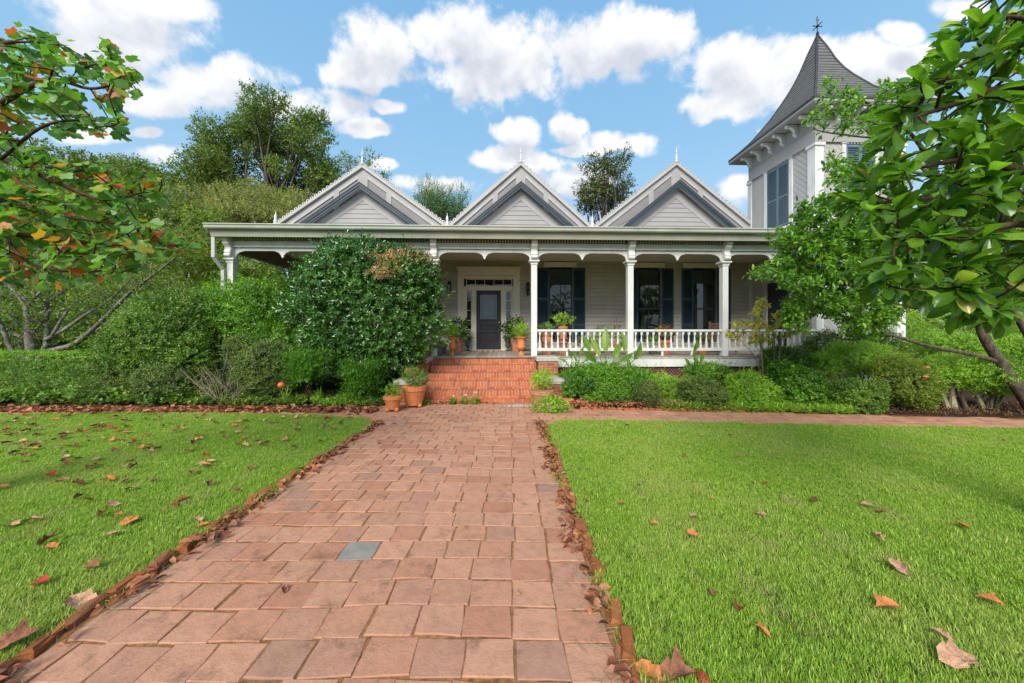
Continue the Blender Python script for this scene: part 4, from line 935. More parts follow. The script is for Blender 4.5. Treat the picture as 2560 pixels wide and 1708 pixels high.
# lawn grass -------------------------------------------------------
tcol = bpy.data.collections.new('grass_tufts')
def tuft(k, n, rad, hmin, hmax):
    r = np.random.default_rng(50+k); a = r.random(n)*2*np.pi; q = np.sqrt(r.random(n))*rad
    Pp = np.stack([q*np.cos(a), q*np.sin(a), np.zeros(n)], 1); h = r.uniform(hmin, hmax, n)[:,None]; b_ = r.random(n)*2*np.pi; wd = r.uniform(.0010,.0022,n)[:,None]
    lean = np.stack([np.cos(b_), np.sin(b_), np.zeros(n)], 1)*r.uniform(.15,1.1,n)[:,None]; S = np.stack([-np.sin(b_), np.cos(b_), np.zeros(n)], 1)
    Z = np.array([[0,0,1.]]); m1 = Pp+Z*h*.6+lean*h*.35; tp = Pp+Z*h*.95+lean*h*.95
    V = np.stack([Pp-S*wd, Pp+S*wd, m1+S*wd*.8, m1-S*wd*.8, tp], 1).reshape(-1,3); i = np.arange(n)[:,None]*5
    F = np.concatenate([i+[[0,1,2]], i+[[0,2,3]], i+[[3,2,4]]], 1).reshape(-1,3)
    me = np_mesh('grass_tuft', V, F, 3, np.repeat(np.clip(r.beta(2,2.6,n),0,1), 3), M['grass']); o = bpy.data.objects.new('grass_tuft', me); tcol.objects.link(o)
for k in range(5): tuft(k, 340, .105, .012, .034)
def scatter_gn(name, pts, cname, collection):
    me = bpy.data.meshes.new(name); me.from_pydata([tuple(p) for p in pts], [], []); o = bpy.data.objects.new(name, me); col.objects.link(o)
    ng = bpy.data.node_groups.new(name + '_scatter', 'GeometryNodeTree'); ng.interface.new_socket('Geometry', in_out='INPUT', socket_type='NodeSocketGeometry'); ng.interface.new_socket('Geometry', in_out='OUTPUT', socket_type='NodeSocketGeometry')
    a, z = nn(ng,'NodeGroupInput'), nn(ng,'NodeGroupOutput'); ci = nn(ng,'GeometryNodeCollectionInfo'); ci.inputs[0].default_value = collection; ci.inputs[1].default_value = True; ci.inputs[2].default_value = True
    ip = nn(ng,'GeometryNodeInstanceOnPoints'); ip.inputs['Pick Instance'].default_value = True
    rv = nn(ng,'FunctionNodeRandomValue', data_type='FLOAT_VECTOR'); rv.inputs[0].default_value = (-.12,-.12,0); rv.inputs[1].default_value = (.12,.12,6.283)
    rs = nn(ng,'FunctionNodeRandomValue', data_type='FLOAT'); rs.inputs[2].default_value = .65; rs.inputs[3].default_value = 1.35
    lk(ng, a.outputs[0], ip.inputs['Points']); lk(ng, ci.outputs[0], ip.inputs['Instance']); lk(ng, rv.outputs[0], ip.inputs['Rotation']); lk(ng, rs.outputs[1], ip.inputs['Scale']); lk(ng, ip.outputs[0], z.inputs[0])
    md = o.modifiers.new('scatter', 'NODES'); md.node_group = ng; o['kind'] = 'stuff'; return o
def poly_pts(P_, step, zz_=.012):
    out = []; xs = [p[0] for p in P_]; ys = [p[1] for p in P_]; y = max(min(ys), 1.0)
    while y < max(ys):
        x = min(xs)
        while x < max(xs):
            px, py = x+rng.uniform(-.5,.5)*step, y+rng.uniform(-.5,.5)*step
            if abs(px) < py*1.62+.6 and inpoly(px, py, P_): out.append((px, py, zz_))
            x += step
        y += step
    return out
def shrink(P_, d, cx, cy): return P_
gl_l = tag(scatter_gn('grass', poly_pts(LL, .088), 'grass', tcol), 'bright green mown grass of the left lawn strewn with fallen leaves', 'grass')
gl_r = tag(scatter_gn('grass', poly_pts(RL, .088), 'grass', tcol), 'green mown grass of the right lawn with a few fallen leaves', 'grass')
for o in (gl_l, gl_r): o['kind'] = 'stuff'

# ------------------------------------------------------------------ trees
def clump_tree(name, label, base, trunk_h, clumps, mat, n, L, Wf=.5, bark_='bark', r0=.25, per=6, slen=.35, csz=1., cat='tree', group=None, upw=.2, lean=None, twigs=0, fine=True, rand=.6):
    """clumps: (x,y,z,rx,ry,rz) world; limbs run from the trunk to each clump"""
    t = thing(name, label, cat, (base[0], base[1], 0), 0, group); org = np.array([base[0], base[1], 0]); r = np.random.default_rng(nseed())
    mb = MB(); top = max(c[2] for c in clumps); cxm = np.mean([c[0] for c in clumps]); cym = np.mean([c[1] for c in clumps])
    tp = Vector((cxm-org[0], cym-org[1], top*.93)); mid = Vector((tp.x*.25, tp.y*.25, trunk_h)); mb.tube([(0,0,-.1), (tp.x*.08,tp.y*.08,trunk_h*.5), mid, mid.lerp(tp,.5)+Vector((r.normal(0,.15)*r0*3,0,0)), tp], [r0*1.25,r0,r0*.8,r0*.45,r0*.08], 8)
    Ps, As, Ns, Ls = [], [], [], []; vol = [c[3]*c[5] for c in clumps]
    for c, v in zip(clumps, vol):
        e = Vector(c[:3]) - Vector(org); f = r.uniform(.0,.6); st = mid.lerp(tp, f*min(1, max(0, (e.z-trunk_h)/(tp.z-trunk_h+.01)))); 
        m1 = st.lerp(e, .5) + Vector((r.normal(0,.06), r.normal(0,.06), -.05))*(e-st).length; rr = r0*.32
        mb.tube([st, m1, e], [rr, rr*.6, rr*.15], 5)
        for k in range(3 + twigs):
            q = Vector((r.normal(0,.55)*c[3], r.normal(0,.55)*c[4], r.normal(.15,.5)*c[5])); s2 = m1.lerp(e, r.uniform(.2,1)); mb.tube([s2, s2.lerp(e+q,.5)+Vector((0,0,.04*c[5])), e+q], [rr*.4, rr*.22, rr*.06], 4)
        k = int(n/per*v/sum(vol)); D = rdir(k, r); rad_ = (r.random(k)**.45)[:,None]; Pp = np.array(c[:3])+D*rad_*np.array(c[3:6]); 
        q = shoots(Pp, D, per, slen, L, L*Wf, r, upw, .9, rand)
        for a_, b2 in zip((Ps, As, Ns, Ls), q): a_.append(b2)
    mb.build('trunk', M[bark_], t, smooth=True)
    P_, A_, N_, L_ = map(np.concatenate, (Ps, As, Ns, Ls)); rn = np.clip(r.normal(.45,.22,len(P_)),0,1)
    leaves(P_-org, A_, N_, L_, L_*Wf, rn, LM[mat], 'crown', t); return t
def ell_clumps(cx, cy, rx, ry, d, rd, n, size, seed, bias=.75, flat=.7, low=-.9):
    """clump centres in an ellipsoidal crown given in photograph pixels at depth d"""
    r = np.random.default_rng(seed); c = W(cx, cy, d); s = d/FPX; out = []
    while len(out) < n:
        D = r.normal(size=3); D /= np.linalg.norm(D); q = r.random()**(1-bias)
        if D[2] < low: continue
        sz = size*r.uniform(.65,1.3); out.append((c.x+D[0]*q*rx*s, c.y+D[1]*q*rd, c.z+D[2]*q*ry*s, sz, sz, sz*flat))
    return out
# far trees seen over the roof and to the left
clump_tree('tall_tree', 'tall airy tree rising behind the left gable with open branches against the sky', (-20,30), 7, ell_clumps(690,450,185,170,30,4.5,48,1.25,5)+ell_clumps(640,310,85,60,30,3,9,1.0,6)+ell_clumps(755,300,60,55,30,3,8,.9,66)+ell_clumps(570,420,60,60,30,3,8,.9,67), 'treegreen', 60000, .25, r0=.45, slen=.5, twigs=3)
clump_tree('small_tree', 'thin wispy tree poking up between the tall tree and the left gable', (-13.5,27), 6, ell_clumps(905,430,70,45,27,2,10,.55,7), 'treegreen', 1500, .16, r0=.14, slen=.4, twigs=4)
k = 0
for (x, y, rx, ry, d, sd) in ((175,470,90,75,30,1),(290,455,95,80,32,2),(400,470,80,70,30,3),(60,480,110,110,27,4),(480,480,70,65,33,9)):
    lab = ['rounded green tree third from the left in the far row behind the garden','fuller green tree in the middle of the far row left of the tall tree','low green tree next left of the tall airy tree','broad tree at the left end of the far tree row, half behind the autumn leaves','dark narrow tree tucked in front of the left foot of the tall airy tree'][k]; k += 1
    c = W(x, y, d); clump_tree('background_tree', lab, (c.x, c.y), 4, ell_clumps(x, y+60, rx, ry+60, d, 3, 22, 1.7, sd+20), 'treegreen', 22000, .30, r0=.3, slen=.45, group='far trees behind the garden')
for (x, y, rx, ry, d, sd, lab) in ((600,540,130,110,19,31,'brownish twiggy tree with thin tan foliage just left of the house roof'),(720,540,70,70,20,32,'tan twiggy tree directly behind the left end of the porch roof')):
    c = W(x, y, d); clump_tree('twiggy_tree', lab, (c.x, c.y), 2, ell_clumps(x, y+20, rx, ry, d, 2, 26, .9, sd), 'tan', 26000, .13, r0=.12, slen=.3, twigs=7, bark_='palebark', upw=.8)
clump_tree('cedar_tree', 'feathery green cedar tops between the first and second gable', (-4.5,27), 4, ell_clumps(1110,520,62,52,27,2,20,.8,41,flat=1.3)+[(-5.35,27,11.0,.5,.5,1.2),(-6.3,27,10.3,.4,.4,1.0)], 'cedar', 22000, .18, .22, r0=.25, slen=.4, upw=1.2, rand=.35)
clump_tree('magnolia_tree', 'dark magnolia crown showing between the second and third gable', (7.4,26), 5, ell_clumps(1510,470,66,62,26,2,26,.75,42)+[(8.6,26,14.9,.45,.45,.9),(7.2,26,14.2,.5,.5,.7)], 'darkmag', 9000, .22, .42, r0=.25, slen=.35)
# olive thicket to the left, several separate bushy trees
for i, (x, y, rx, ry, d, mt, lab) in enumerate(((60,650,170,190,17,'olive','olive green thicket tree at the far left edge behind the bare limbs'),(250,640,150,130,18,'treegreen','rounded green thicket tree behind the grey forked tree'),(420,620,120,120,17,'treegreen','green thicket tree left of the porch corner'),
      (540,700,90,160,15,'olive','olive thicket tree showing just left of the porch downspout'),(330,520,130,70,22,'treegreen','green leafy tree top above the olive thicket'),(130,800,190,90,14,'boxwood','shadowy green thicket low behind the grey forked tree'),(690,760,80,120,19,'cedar','feathery green shrub seen through the open left end of the porch'),(800,800,80,120,20,'boxwood','dark green shrub seen under the porch ceiling behind the glossy bush'),(380,820,130,90,13.5,'boxwood','dark leafy thicket low behind the clipped shrub mass'))):
    c = W(x, y, d); clump_tree('thicket_tree', lab, (c.x, c.y), 1.2, ell_clumps(x, y, rx, ry, d, 1.8, 26, .85, 60+i, low=-1), mt, 22000, .16, r0=.12, slen=.3, twigs=3, bark_='palebark' if mt == 'olive' else 'bark')
# right of the tower
for i, (x, y, rx, ry, d, mt, lab) in enumerate(((2420,820,200,60,11.5,'yellowgreen','yellow green fine leaved maple behind the clipped hedges on the right'),(2450,620,240,150,17,'treegreen','dark tree filling the gap right of the tower base'),(2620,500,160,300,16,'treegreen','tall dark tree beyond the right edge of the tower'))):
    c = W(x, y, d); clump_tree('garden_tree', lab, (c.x, c.y), 1.0, ell_clumps(x, y, rx, ry, d, 1.5, 26, .7 if i == 0 else 1.3, 80+i, flat=.45 if i == 0 else .8), mt, 16000, .10 if i == 0 else .2, .3 if i == 0 else .5, r0=.1, slen=.2, twigs=2)
# hills of far woodland closing the view
r = np.random.default_rng(5); n = 26000; a = r.uniform(-1.15, 1.15, n); dd = r.uniform(45, 60, n); Pp = np.stack([dd*np.sin(a)*1.3, dd*np.cos(a)+6, r.random(n)**.8*(6.0+2*np.sin(a*9)+1.5*np.sin(a*23))], 1)
tag(leaves(Pp, rdir(n, r), unit(rdir(n, r)+[0,-1,1]), r.uniform(.7,1.3,n), r.uniform(.5,.9,n), np.clip(r.normal(.4,.2,n),0,1), LM['treegreen'], 'far_woodland', None), 'distant mass of green woodland behind house and garden', 'woods')

# ------------------------------------------------------------------ grey forked tree on the left
def poly_tree(name, label, cat, base, limbs, mat, bark_, leaf_n, L, Wf, per, slen, tw=6, twl=.5, upw=.3, seed=0, group=None, six=False, rand=.6, leafstart=.3):
    t = thing(name, label, cat, base, 0, group); r = np.random.default_rng(900+seed); mb = MB(); o_ = Vector(base); tips = []; wts = []
    for pts, r0, r1, lw in limbs:
        P3 = [Vector(p) - o_ for p in pts]
        sm = []                                            # rounded polyline
        for i in range(len(P3)-1):
            p0, p1, p2, p3 = P3[max(i-1,0)], P3[i], P3[i+1], P3[min(i+2,len(P3)-1)]
            for q in range(4):
                u = q/4; sm.append(.5*((2*p1)+(p2-p0)*u+(2*p0-5*p1+4*p2-p3)*u*u+(3*p1-p0-3*p2+p3)*u**3))
        sm.append(P3[-1]); m_ = len(sm); mb.tube(sm, [r0+(r1-r0)*i/(m_-1) for i in range(m_)], 7)
        for k in range(int(tw*lw)):
            i = int(r.uniform(leafstart, 1)*(m_-1)); s = sm[i]; d = Vector(r.normal(size=3)); d.z = abs(d.z)*.5+.1; d.normalize(); ax = (sm[min(i+1,m_-1)]-sm[max(i-1,0)]).normalized(); d = (d+ax*.8).normalized(); l = twl*r.uniform(.5,1.3)
            e = s+d*l; mid_ = s.lerp(e,.5)+Vector(r.normal(size=3))*.06*l; rr = max(r1*.6,.003); mb.tube([s,mid_,e],[rr,rr*.7,rr*.3],4)
            for q in (.5,.75,1.): tips.append(s.lerp(e,q)); wts.append(1)
            for z_ in range(3):
                d2 = (d+Vector(r.normal(size=3))*.7).normalized(); s2 = s.lerp(e, r.uniform(.3,.9)); e2 = s2+d2*l*.5; mb.tube([s2,e2],[rr*.5,rr*.2],3); tips.append(e2); tips.append(s2.lerp(e2,.5))
    mb.build('trunk', M[bark_], t, smooth=True)
    if leaf_n:
        T = np.array([tuple(p) for p in tips]); idx = r.integers(len(T), size=leaf_n//per); Pp = T[idx]+r.normal(size=(len(idx),3))*.06*twl/.5
        q = shoots(Pp, rdir(len(Pp), r), per, slen, L, L*Wf, r, upw, .9, rand); leaves(q[0], q[1], q[2], q[3], q[3]*Wf, np.clip(r.normal(.45,.24,len(q[0])),0,1), LM[mat], 'crown', t, six=six)
    return t, tips
D_ = 10.0
def wl(pts, d0=D_, dd=0): return [W(x/.918, y/.918, d0+dd*i) for i, (x, y) in enumerate(pts)]
b0 = W(75/.918, 830/.918, D_); gb_ = (b0.x, b0.y, 0)
limbs = [([(b0.x,b0.y,0), b0]+wl([(68,770),(60,700),(20,655),(-30,600)])[0:], .15,.03,1), (wl([(62,735),(65,700),(105,660),(150,615),(170,560)],D_,-.1),0.050,0.014,1), ([(b0.x+.1,b0.y,0)]+wl([(90,825),(105,790),(108,720),(112,640),(110,560)],D_,.05),0.086,0.021,1),
  ([(b0.x,b0.y,0)]+wl([(100,815),(170,790),(235,735),(300,670),(360,625),(440,560)],D_,-.15),0.094,0.014,1.6), (wl([(190,780),(250,740),(320,700)],D_,-.1),0.036,0.014,.6), (wl([(105,780),(150,755),(200,720),(250,690),(300,640),(345,590)],D_,.1),0.058,0.014,1.2), (wl([(260,700),(310,690),(360,680)],D_,0),0.022,0.007,.5),
  ([(b0.x-.1,b0.y,0)]+wl([(60,830),(25,800),(-5,730),(-60,670)],D_,-.1),0.086,0.028,1), (wl([(20,760),(60,775),(95,740),(115,710)],D_,0),0.036,0.021,.2),(wl([(120,770),(150,720),(180,690),(240,680)],D_,.1),0.043,0.010,1),(wl([(115,690),(160,660),(220,640),(270,615)],D_,.1),0.036,0.008,1),(wl([(345,650),(350,600),(385,550)],D_,0),0.029,0.007,.8)]
poly_tree('forked_tree', 'grey lichened multi stemmed tree with long low bare limbs on the left', 'tree', gb_, limbs, 'olive', 'lichen', 9000, .075, .5, 5, .15, tw=16, twl=.95, seed=1)

# ------------------------------------------------------------------ left bed
bush('camellia_bush', 'large rounded glossy dark camellia bush with scorched tan leaves on top beside the steps', 'bush', [(915,770,205,168,8.25,1.05),(880,690,115,88,8.3,.8),(1005,710,95,100,8.25,.8),(950,880,120,60,8.2,.7)], 'camellia', 52000, .095, .48, 6, .13, lump=.22, shell=.3, six=False)
cam_bush = bpy.data.objects['camellia_bush']; t = bush('camellia_flush', 'patch of scorched tan shoots on the crown of the big camellia bush', 'foliage', [(975,645,75,18,7.6,.2),(1015,635,50,14,7.9,.2),(1065,645,34,12,7.8,.15),(955,678,40,18,7.35,.15)], 'burnt', 1500, .06, .35, 6, .10, stems=False, shell=.9); adopt(cam_bush, t, 'scorched tan shoots on the crown', 'scorched_leaves')
bush('osmanthus_bush', 'bright green leafy shrub between the porch corner and the big camellia', 'bush', [(650,790,105,110,8.9,.8),(590,770,80,70,9.0,.8),(690,880,70,90,8.6,.6),(560,760,60,50,9.2,.6)], 'bright', 30000, .09, .38, 6, .14, lump=.3)
bush('boxwood_bush', 'broad dark fine leaved boxwood mound left of the bright shrub', 'bush', [(390,840,130,105,8.2,.9),(490,800,110,80,8.8,.8),(330,900,90,80,8.0,.7),(450,900,80,85,8.0,.5)], 'boxwood', 50000, .068, .48, 6, .12, lump=.35, shell=.3)
bush('abelia_bush', 'dull bronze green shrub in front of the bright shrub, nearest the nandina', 'bush', [(665,925,92,82,7.75,.55),(600,880,30,45,7.9,.3)], 'bronze', 20000, .062, .42, 6, .12, lump=.3, shell=.35)
bush('abelia_bush', 'dusky twiggy shrub low at the left foot of the boxwood mound', 'bush', [(300,950,70,50,7.7,.5),(400,960,90,50,7.5,.4)], 'bronze', 16000, .05, .45, 6, .10, lump=.35, shell=.5)
t = thing('bare_shrub', 'straggly tan leafless stems of a dying shrub between boxwood and bronze shrub', 'shrub', (W(545,1000,7.35).x,7.35,0)); mb = MB(); r = np.random.default_rng(3)
for k in range(34):
    a = r.uniform(-1.2,1.2); l = r.uniform(.5,1.35); e = Vector((math.sin(a)*l*.75, r.uniform(-.35,.25), math.cos(a)*l*.85+.05)); s = Vector((r.normal(0,.08),.12+r.normal(0,.05),0)); m1 = s.lerp(e,.5)+Vector((r.normal(0,.06),0,r.normal(0,.04)))
    mb.tube([s,m1,e],[.010,.007,.003],4)
    for q in range(3): mb.tube([m1.lerp(e,.3*q+.2), e+Vector(r.normal(size=3))*.14],[.004,.002],3)
mb.build('stems', M['palebark'], t)
# clipped hedge far left
def hedge(name, label, x0, x1, y0, y1, z1, mat, n, L=.03, group=None):
    t = thing(name, label, 'hedge', ((x0+x1)/2,(y0+y1)/2,0), 0, group); r = np.random.default_rng(nseed()); k = n//6
    a = r.random(k); f = r.random(k); u = np.stack([r.uniform(x0,x1,k), r.uniform(y0,y1,k), r.uniform(.05,z1,k)],1); O = np.zeros((k,3)); m1 = f < .45; m2 = (f >= .45) & (f < .85)
    u[m1,2] = z1-r.random(m1.sum())**2*.12+.03*np.sin(u[m1,0]*5); O[m1] = [0,0,1]; u[m2,1] = y0+r.random(m2.sum())**2*.12+.02*np.sin(u[m2,0]*7); O[m2] = [0,-1,.2]; O[~(m1|m2)] = [0,-.5,.5]
    q = shoots(u, O, 6, .06, L, L*.5, r, .2, .9, .5); org = np.array([(x0+x1)/2,(y0+y1)/2,0]); leaves(q[0]-org, q[1], q[2], q[3], q[3]*.5, np.clip(r.normal(.45,.22,len(q[0])),0,1), LM[mat], 'foliage', t)
    mb = MB(); x = x0+.1
    while x < x1: mb.tube([(x-org[0],r.normal(0,.05),0),(x-org[0]+r.normal(0,.08),0,z1*.5),(x-org[0]+r.normal(0,.15),0,z1*.85)],[.02,.014,.005],5); x += .35
    mb.build('stems', M['bark'], t, kind='stuff'); return t
hedge('hedge', 'low clipped dark green hedge at the far left below the forked tree', -14, -8.7, 7.9, 8.7, .80, 'boxwood', 36000, .045)
hedge('hedge', 'low bright topped hedge behind the clipped one at the far left', -15, -9.6, 9.2, 10.2, 1.02, 'fresh', 24000, .045)
def ground_cover(name, label, cat, P_poly, n, L, Wf, mat, zr=(.05,.25), per=4, kindstuff=True, upw=1., six=False):
    r = np.random.default_rng(nseed()); pts = []; xs = [p[0] for p in P_poly]; ys = [p[1] for p in P_poly]
    while len(pts) < n//per:
        x, y = r.uniform(min(xs),max(xs)), r.uniform(min(ys),max(ys))
        if inpoly(x, y, P_poly) : pts.append((x, y, r.uniform(*zr)*(.6+.4*math.sin(x*3+y*2)**2)))
    Pp = np.array(pts); q = shoots(Pp, np.tile([0,-.3,.6],(len(Pp),1)), per, L*1.2, L, L*Wf, r, upw, 1.1, .6)
    o = leaves(q[0], q[1], q[2], q[3], q[3]*Wf, np.clip(r.normal(.45,.24,len(q[0])),0,1), LM[mat], name, None, six=six); return tag(o, label, cat)
ground_cover('ivy', 'green ivy covering the bed edge from the boxwood to the pots', 'ivy', [(-7.5,7.25),(-2.75,7.25),(-2.75,8.2),(-7.5,8.2)], 13000, .055, .85, 'boxwood', (.02,.17))
ground_cover('weeds', 'sprawling broad leaved plants in the bed at the far left edge of the path', 'plants', [(-12,7.15),(-7,7.15),(-6.5,7.9),(-12,8.1)], 4200, .085, .8, 'boxwood', (.03,.34), six=True)
ground_cover('ground_cover', 'small mixed weeds and seedlings in front of the potted plants on the left', 'plants', [(-4.2,7.1),(-3.0,7.15),(-2.8,7.9),(-4.4,7.8)], 5000, .04, .5, 'fresh', (.02,.2))
# nandina
def cane_plant(name, label, cat, base, canes, h, mat, n, L, Wf, spreadr, group=None, bark_='redbark', tier=(.45,1.), per=9, slen=.28, rad=.012):
    t = thing(name, label, cat, (base[0],base[1],0), 0, group); r = np.random.default_rng(nseed()); mb = MB(); Pp = []; O = []
    for k in range(canes):
        a = r.uniform(0,6.28); e = Vector((math.cos(a)*spreadr*r.uniform(.1,.6), math.sin(a)*spreadr*.5*r.uniform(.1,.6), h*r.uniform(.75,1))); s = Vector((r.normal(0,.05),r.normal(0,.05),0)); mb.tube([s, s.lerp(e,.5)+Vector((r.normal(0,.03),0,0)), e],[rad,rad*.8,rad*.5],5)
        for q in range(n//(canes*per)):
            f = r.uniform(*tier); p = s.lerp(e, f); b_ = r.uniform(0,6.28); d = np.array([math.cos(b_), math.sin(b_), .25]); Pp.append(np.array(p)+d*r.uniform(.05,1)*spreadr*.55); O.append(d)
    mb.build('canes', M[bark_], t); q = shoots(np.array(Pp), np.array(O), per, slen, L, L*Wf, r, -.1, .8, .3)
    leaves(q[0], q[1], q[2]*.3+np.array([0,0,1]), q[3], q[3]*Wf, np.clip(r.normal(.45,.22,len(q[0])),0,1), LM[mat], 'foliage', t); return t
p = G(800,1000); cane_plant('nandina', 'feathery green nandina on thin canes in front of the big camellia', 'shrub', (p.x,7.45), 6, 1.28, 'nandina', 5200, .075, .34, .52)
p = G(935,1000); cane_plant('nandina', 'second nandina with pale lower leaves right of the first, by the camellia', 'shrub', (p.x,7.5), 5, 1.1, 'nandina', 5200, .075, .34, .55, tier=(.25,.9))
def blade_clump(name, label, cat, base, n, h, wd, mat, lean=.6, group=None, thick=None, z=0, parent_rand=0):
    t = thing(name, label, cat, (base[0],base[1],z), 0, group); r = np.random.default_rng(nseed()); V = []; F = []
    for k in range(n):
        a = r.uniform(0,6.28); l = h*r.uniform(.6,1.05); le = lean*r.uniform(.2,1); d = np.array([math.cos(a),math.sin(a),0]); S = np.array([-math.sin(a),math.cos(a),0]); o = len(V)
        for i, (f, w_) in enumerate(((0,.6),(.3,1),(.6,.85),(.85,.5),(1,.02))):
            c = d*le*l*f**2 + d*.02 + np.array([0,0,l*(f-.30*le*f**2.5)]); V += [c-S*wd/2*w_, c+S*wd/2*w_]
        for i in range(4): F.append((o+2*i,o+2*i+1,o+2*i+3,o+2*i+2))
    me = np_mesh('blades', np.array(V), np.array(F), 4, np.repeat(r.random(n),4), LM[mat]); ob = bpy.data.objects.new('blades', me); col.objects.link(ob); ob.parent = t; return t
p = G(750,1003); blade_clump('iris_clump', 'clump of sword shaped iris leaves left of the nandina stems', 'iris', (p.x,7.35), 16, .42, .03, 'fresh', .5)
p = G(800,1003); blade_clump('iris_clump', 'upright clump of iris leaves right beside the nandina canes', 'iris', (p.x+.25,7.4), 14, .44, .03, 'fresh', .35)
blade_clump('lily_clump', 'arching strap leaved clump behind the small orange pot', 'lily', (-3.05,7.75), 22, .75, .035, 'bright', .9)
t = tag(MB().lathe([(.001,0),(.05,.02),(.07,.06),(.055,.10),(.02,.12),(.001,.12)],10).build('flower', LM['orangefl'], loc=W(703,970,7.2)), 'single orange red flower low among the iris leaves', 'flower')
# ------------------------------------------------------------------ right bed
BUSH_R = [
 ('leafy_shrub','bright green spreading shrub just right of the brick steps','bright',[(1450,958,55,46,8.1,.5),(1420,965,28,30,8.2,.25)],9000,.062,.5),
 ('leafy_shrub','bright green shrub under the big leaved plants below the railing','bright',[(1570,955,85,36,8.1,.45),(1500,940,50,30,8.3,.4)],11000,.062,.5),
 ('dwarf_conifer','small dark green cone shaped conifer beside the right pier','camellia',[(1422,957,17,30,7.5,.15),(1422,975,21,18,7.5,.18)],3000,.03,.4),
 ('leafy_shrub','low bright leafy shrub at the bed edge behind the brick border','bright',[(1525,990,52,24,7.35,.25),(1490,998,25,15,7.3,.15)],6000,.06,.6),
 ('spiky_shrub','brownish green upright spiky shrub at the bed edge, first of the dull ones','bronze',[(1620,987,30,36,7.15,.28)],7000,.045,.3),
 ('yellow_shrub','yellow green shrub in front of the lattice','yellowgreen',[(1680,972,40,32,7.7,.35),(1650,955,30,20,7.9,.3)],7000,.045,.45),
 ('boxwood_bush','rusty tipped green mound right of the yellow green shrub','bronze',[(1765,990,54,44,7.05,.4),(1730,975,30,30,7.2,.3)],14000,.042,.45),
 ('leafy_shrub','leafy bright shrub behind the rusty tipped mound, against the porch','bright',[(1765,937,55,26,8.2,.4)],7000,.06,.5),
 ('boxwood_bush','large rounded green boxwood below the third porch bay','fresh',[(1878,982,62,50,7.2,.45)],20000,.042,.5),
 ('leafy_shrub','bright hydrangea like shrub right of the large rounded boxwood','bright',[(1998,975,52,50,7.15,.42),(1965,945,34,36,7.6,.35)],12000,.07,.6),
 ('boxwood_bush','dark rounded bush behind the thin yellow shrub, at the end of the railing','boxwood',[(1962,905,60,40,8.3,.5)],14000,.045,.5),
 ('boxwood_bush','neat rounded boxwood at the edge of the right path','boxwood',[(2135,993,72,44,6.85,.42)],20000,.042,.5),
 ('boxwood_bush','wider green bush behind the neat rounded boxwood, against the tower','yellowgreen',[(2150,895,90,46,8.0,.5),(2060,915,36,36,8.0,.35)],20000,.045,.5),
 ('dull_shrub','loose dull green shrub with an orange flower, right of the neat boxwood','olive',[(2270,965,68,56,6.8,.45),(2240,920,50,30,7.1,.4)],16000,.045,.5),
 ('spreading_shrub','broad flat topped shrub with visible pale trunks at the far right','fresh',[(2400,925,120,44,7.0,.6),(2500,945,80,42,6.9,.5)],26000,.045,.5),
 ('clipped_bush','smooth clipped cloud shaped bush right of the tower corner board','fresh',[(2380,865,85,36,9.2,.8)],18000,.045,.55),
 ('clipped_bush','clipped rounded bush at the far right beside the leaning trunk','fresh',[(2540,880,80,50,9.0,.8)],16000,.045,.55),
 ('dark_shrub','dark leafy shrub filling the space at the foot of the tower','boxwood',[(2200,880,60,60,8.9,.4),(2060,880,50,50,8.9,.4)],14000,.06,.5),
]
for nm, lb, mt, bl, n, L, wf in BUSH_R: bush(nm, lb, nm.replace('_',' ').split()[-1], bl, mt, n, L=L, Wf=wf, slen=L*1.9, lump=.3, shell=.45)
p = G(2385,1015); t = thing('shrub_trunk', 'pale stout trunks under the broad flat topped shrub at the far right', 'trunk', (p.x,6.95,0)); mb = MB(); r = np.random.default_rng(31)
for (x0, x1) in ((2372,2350),(2382,2395),(2390,2380),(2460,2430),(2475,2490),(2490,2520)):
    a = W(x0, 1000, 6.95); b2 = W(x1, 930, 6.95); a.z = 0; mb.tube([Vector((a.x-p.x,0,0)), Vector(((a.x+b2.x)/2-p.x,.05,b2.z*.5)), Vector((b2.x-p.x,0,b2.z))], [.05,.035,.02], 6)
mb.build('trunk', M['palebark'], t); adopt(bpy.data.objects['spreading_shrub'], t, None, 'trunk')
for (x, y) in ((2318,922),(2314,945)): adopt(bpy.data.objects['dull_shrub'], tag(MB().lathe([(.001,0),(.03,.008),(.045,.02),(.025,.045),(.001,.05)],7).build('flower', LM['orangefl'], loc=W(x,y,6.35)), 'upper of two orange blooms on the dull green shrub' if y < 930 else 'lower of two orange blooms on the dull green shrub', 'flower', None))
# little standard tree
p = W(1472,1008,7.3); t = thing('topiary', 'tiny standard topiary with a pale stem and dark tuft at the bed edge', 'topiary', (p.x,7.3,0)); MB().tube([(0,0,0),(.01,0,.2),(0,0,.42)],[.012,.01,.008],5).build('trunk', M['palebark'], t)
Pp, Nn_ = blob((0,0,.45),(.11,.11,.16),260,seed=9); q = shoots(Pp, Nn_, 6, .05, .035, .018, np.random.default_rng(3)); leaves(q[0],q[1],q[2],q[3],q[3]*.5,np.full(len(q[0]),.3),LM['camellia'],'crown',t)
ground_cover('border_grass', 'tufts of pale grass along the front edge of the right bed', 'grass', [(3.0,6.85),(6.6,6.5),(6.6,6.9),(3.0,7.3)], 5000, .12, .12, 'fresh', (.0,.06))
ground_cover('bed_litter', 'dry brown leaves covering the front edge of the right bed', 'leaf litter', [(1.3,7.02),(4.4,6.82),(4.4,7.25),(1.3,7.5)], 2400, .08, .6, 'litter', (.035,.08), per=2, six=True)
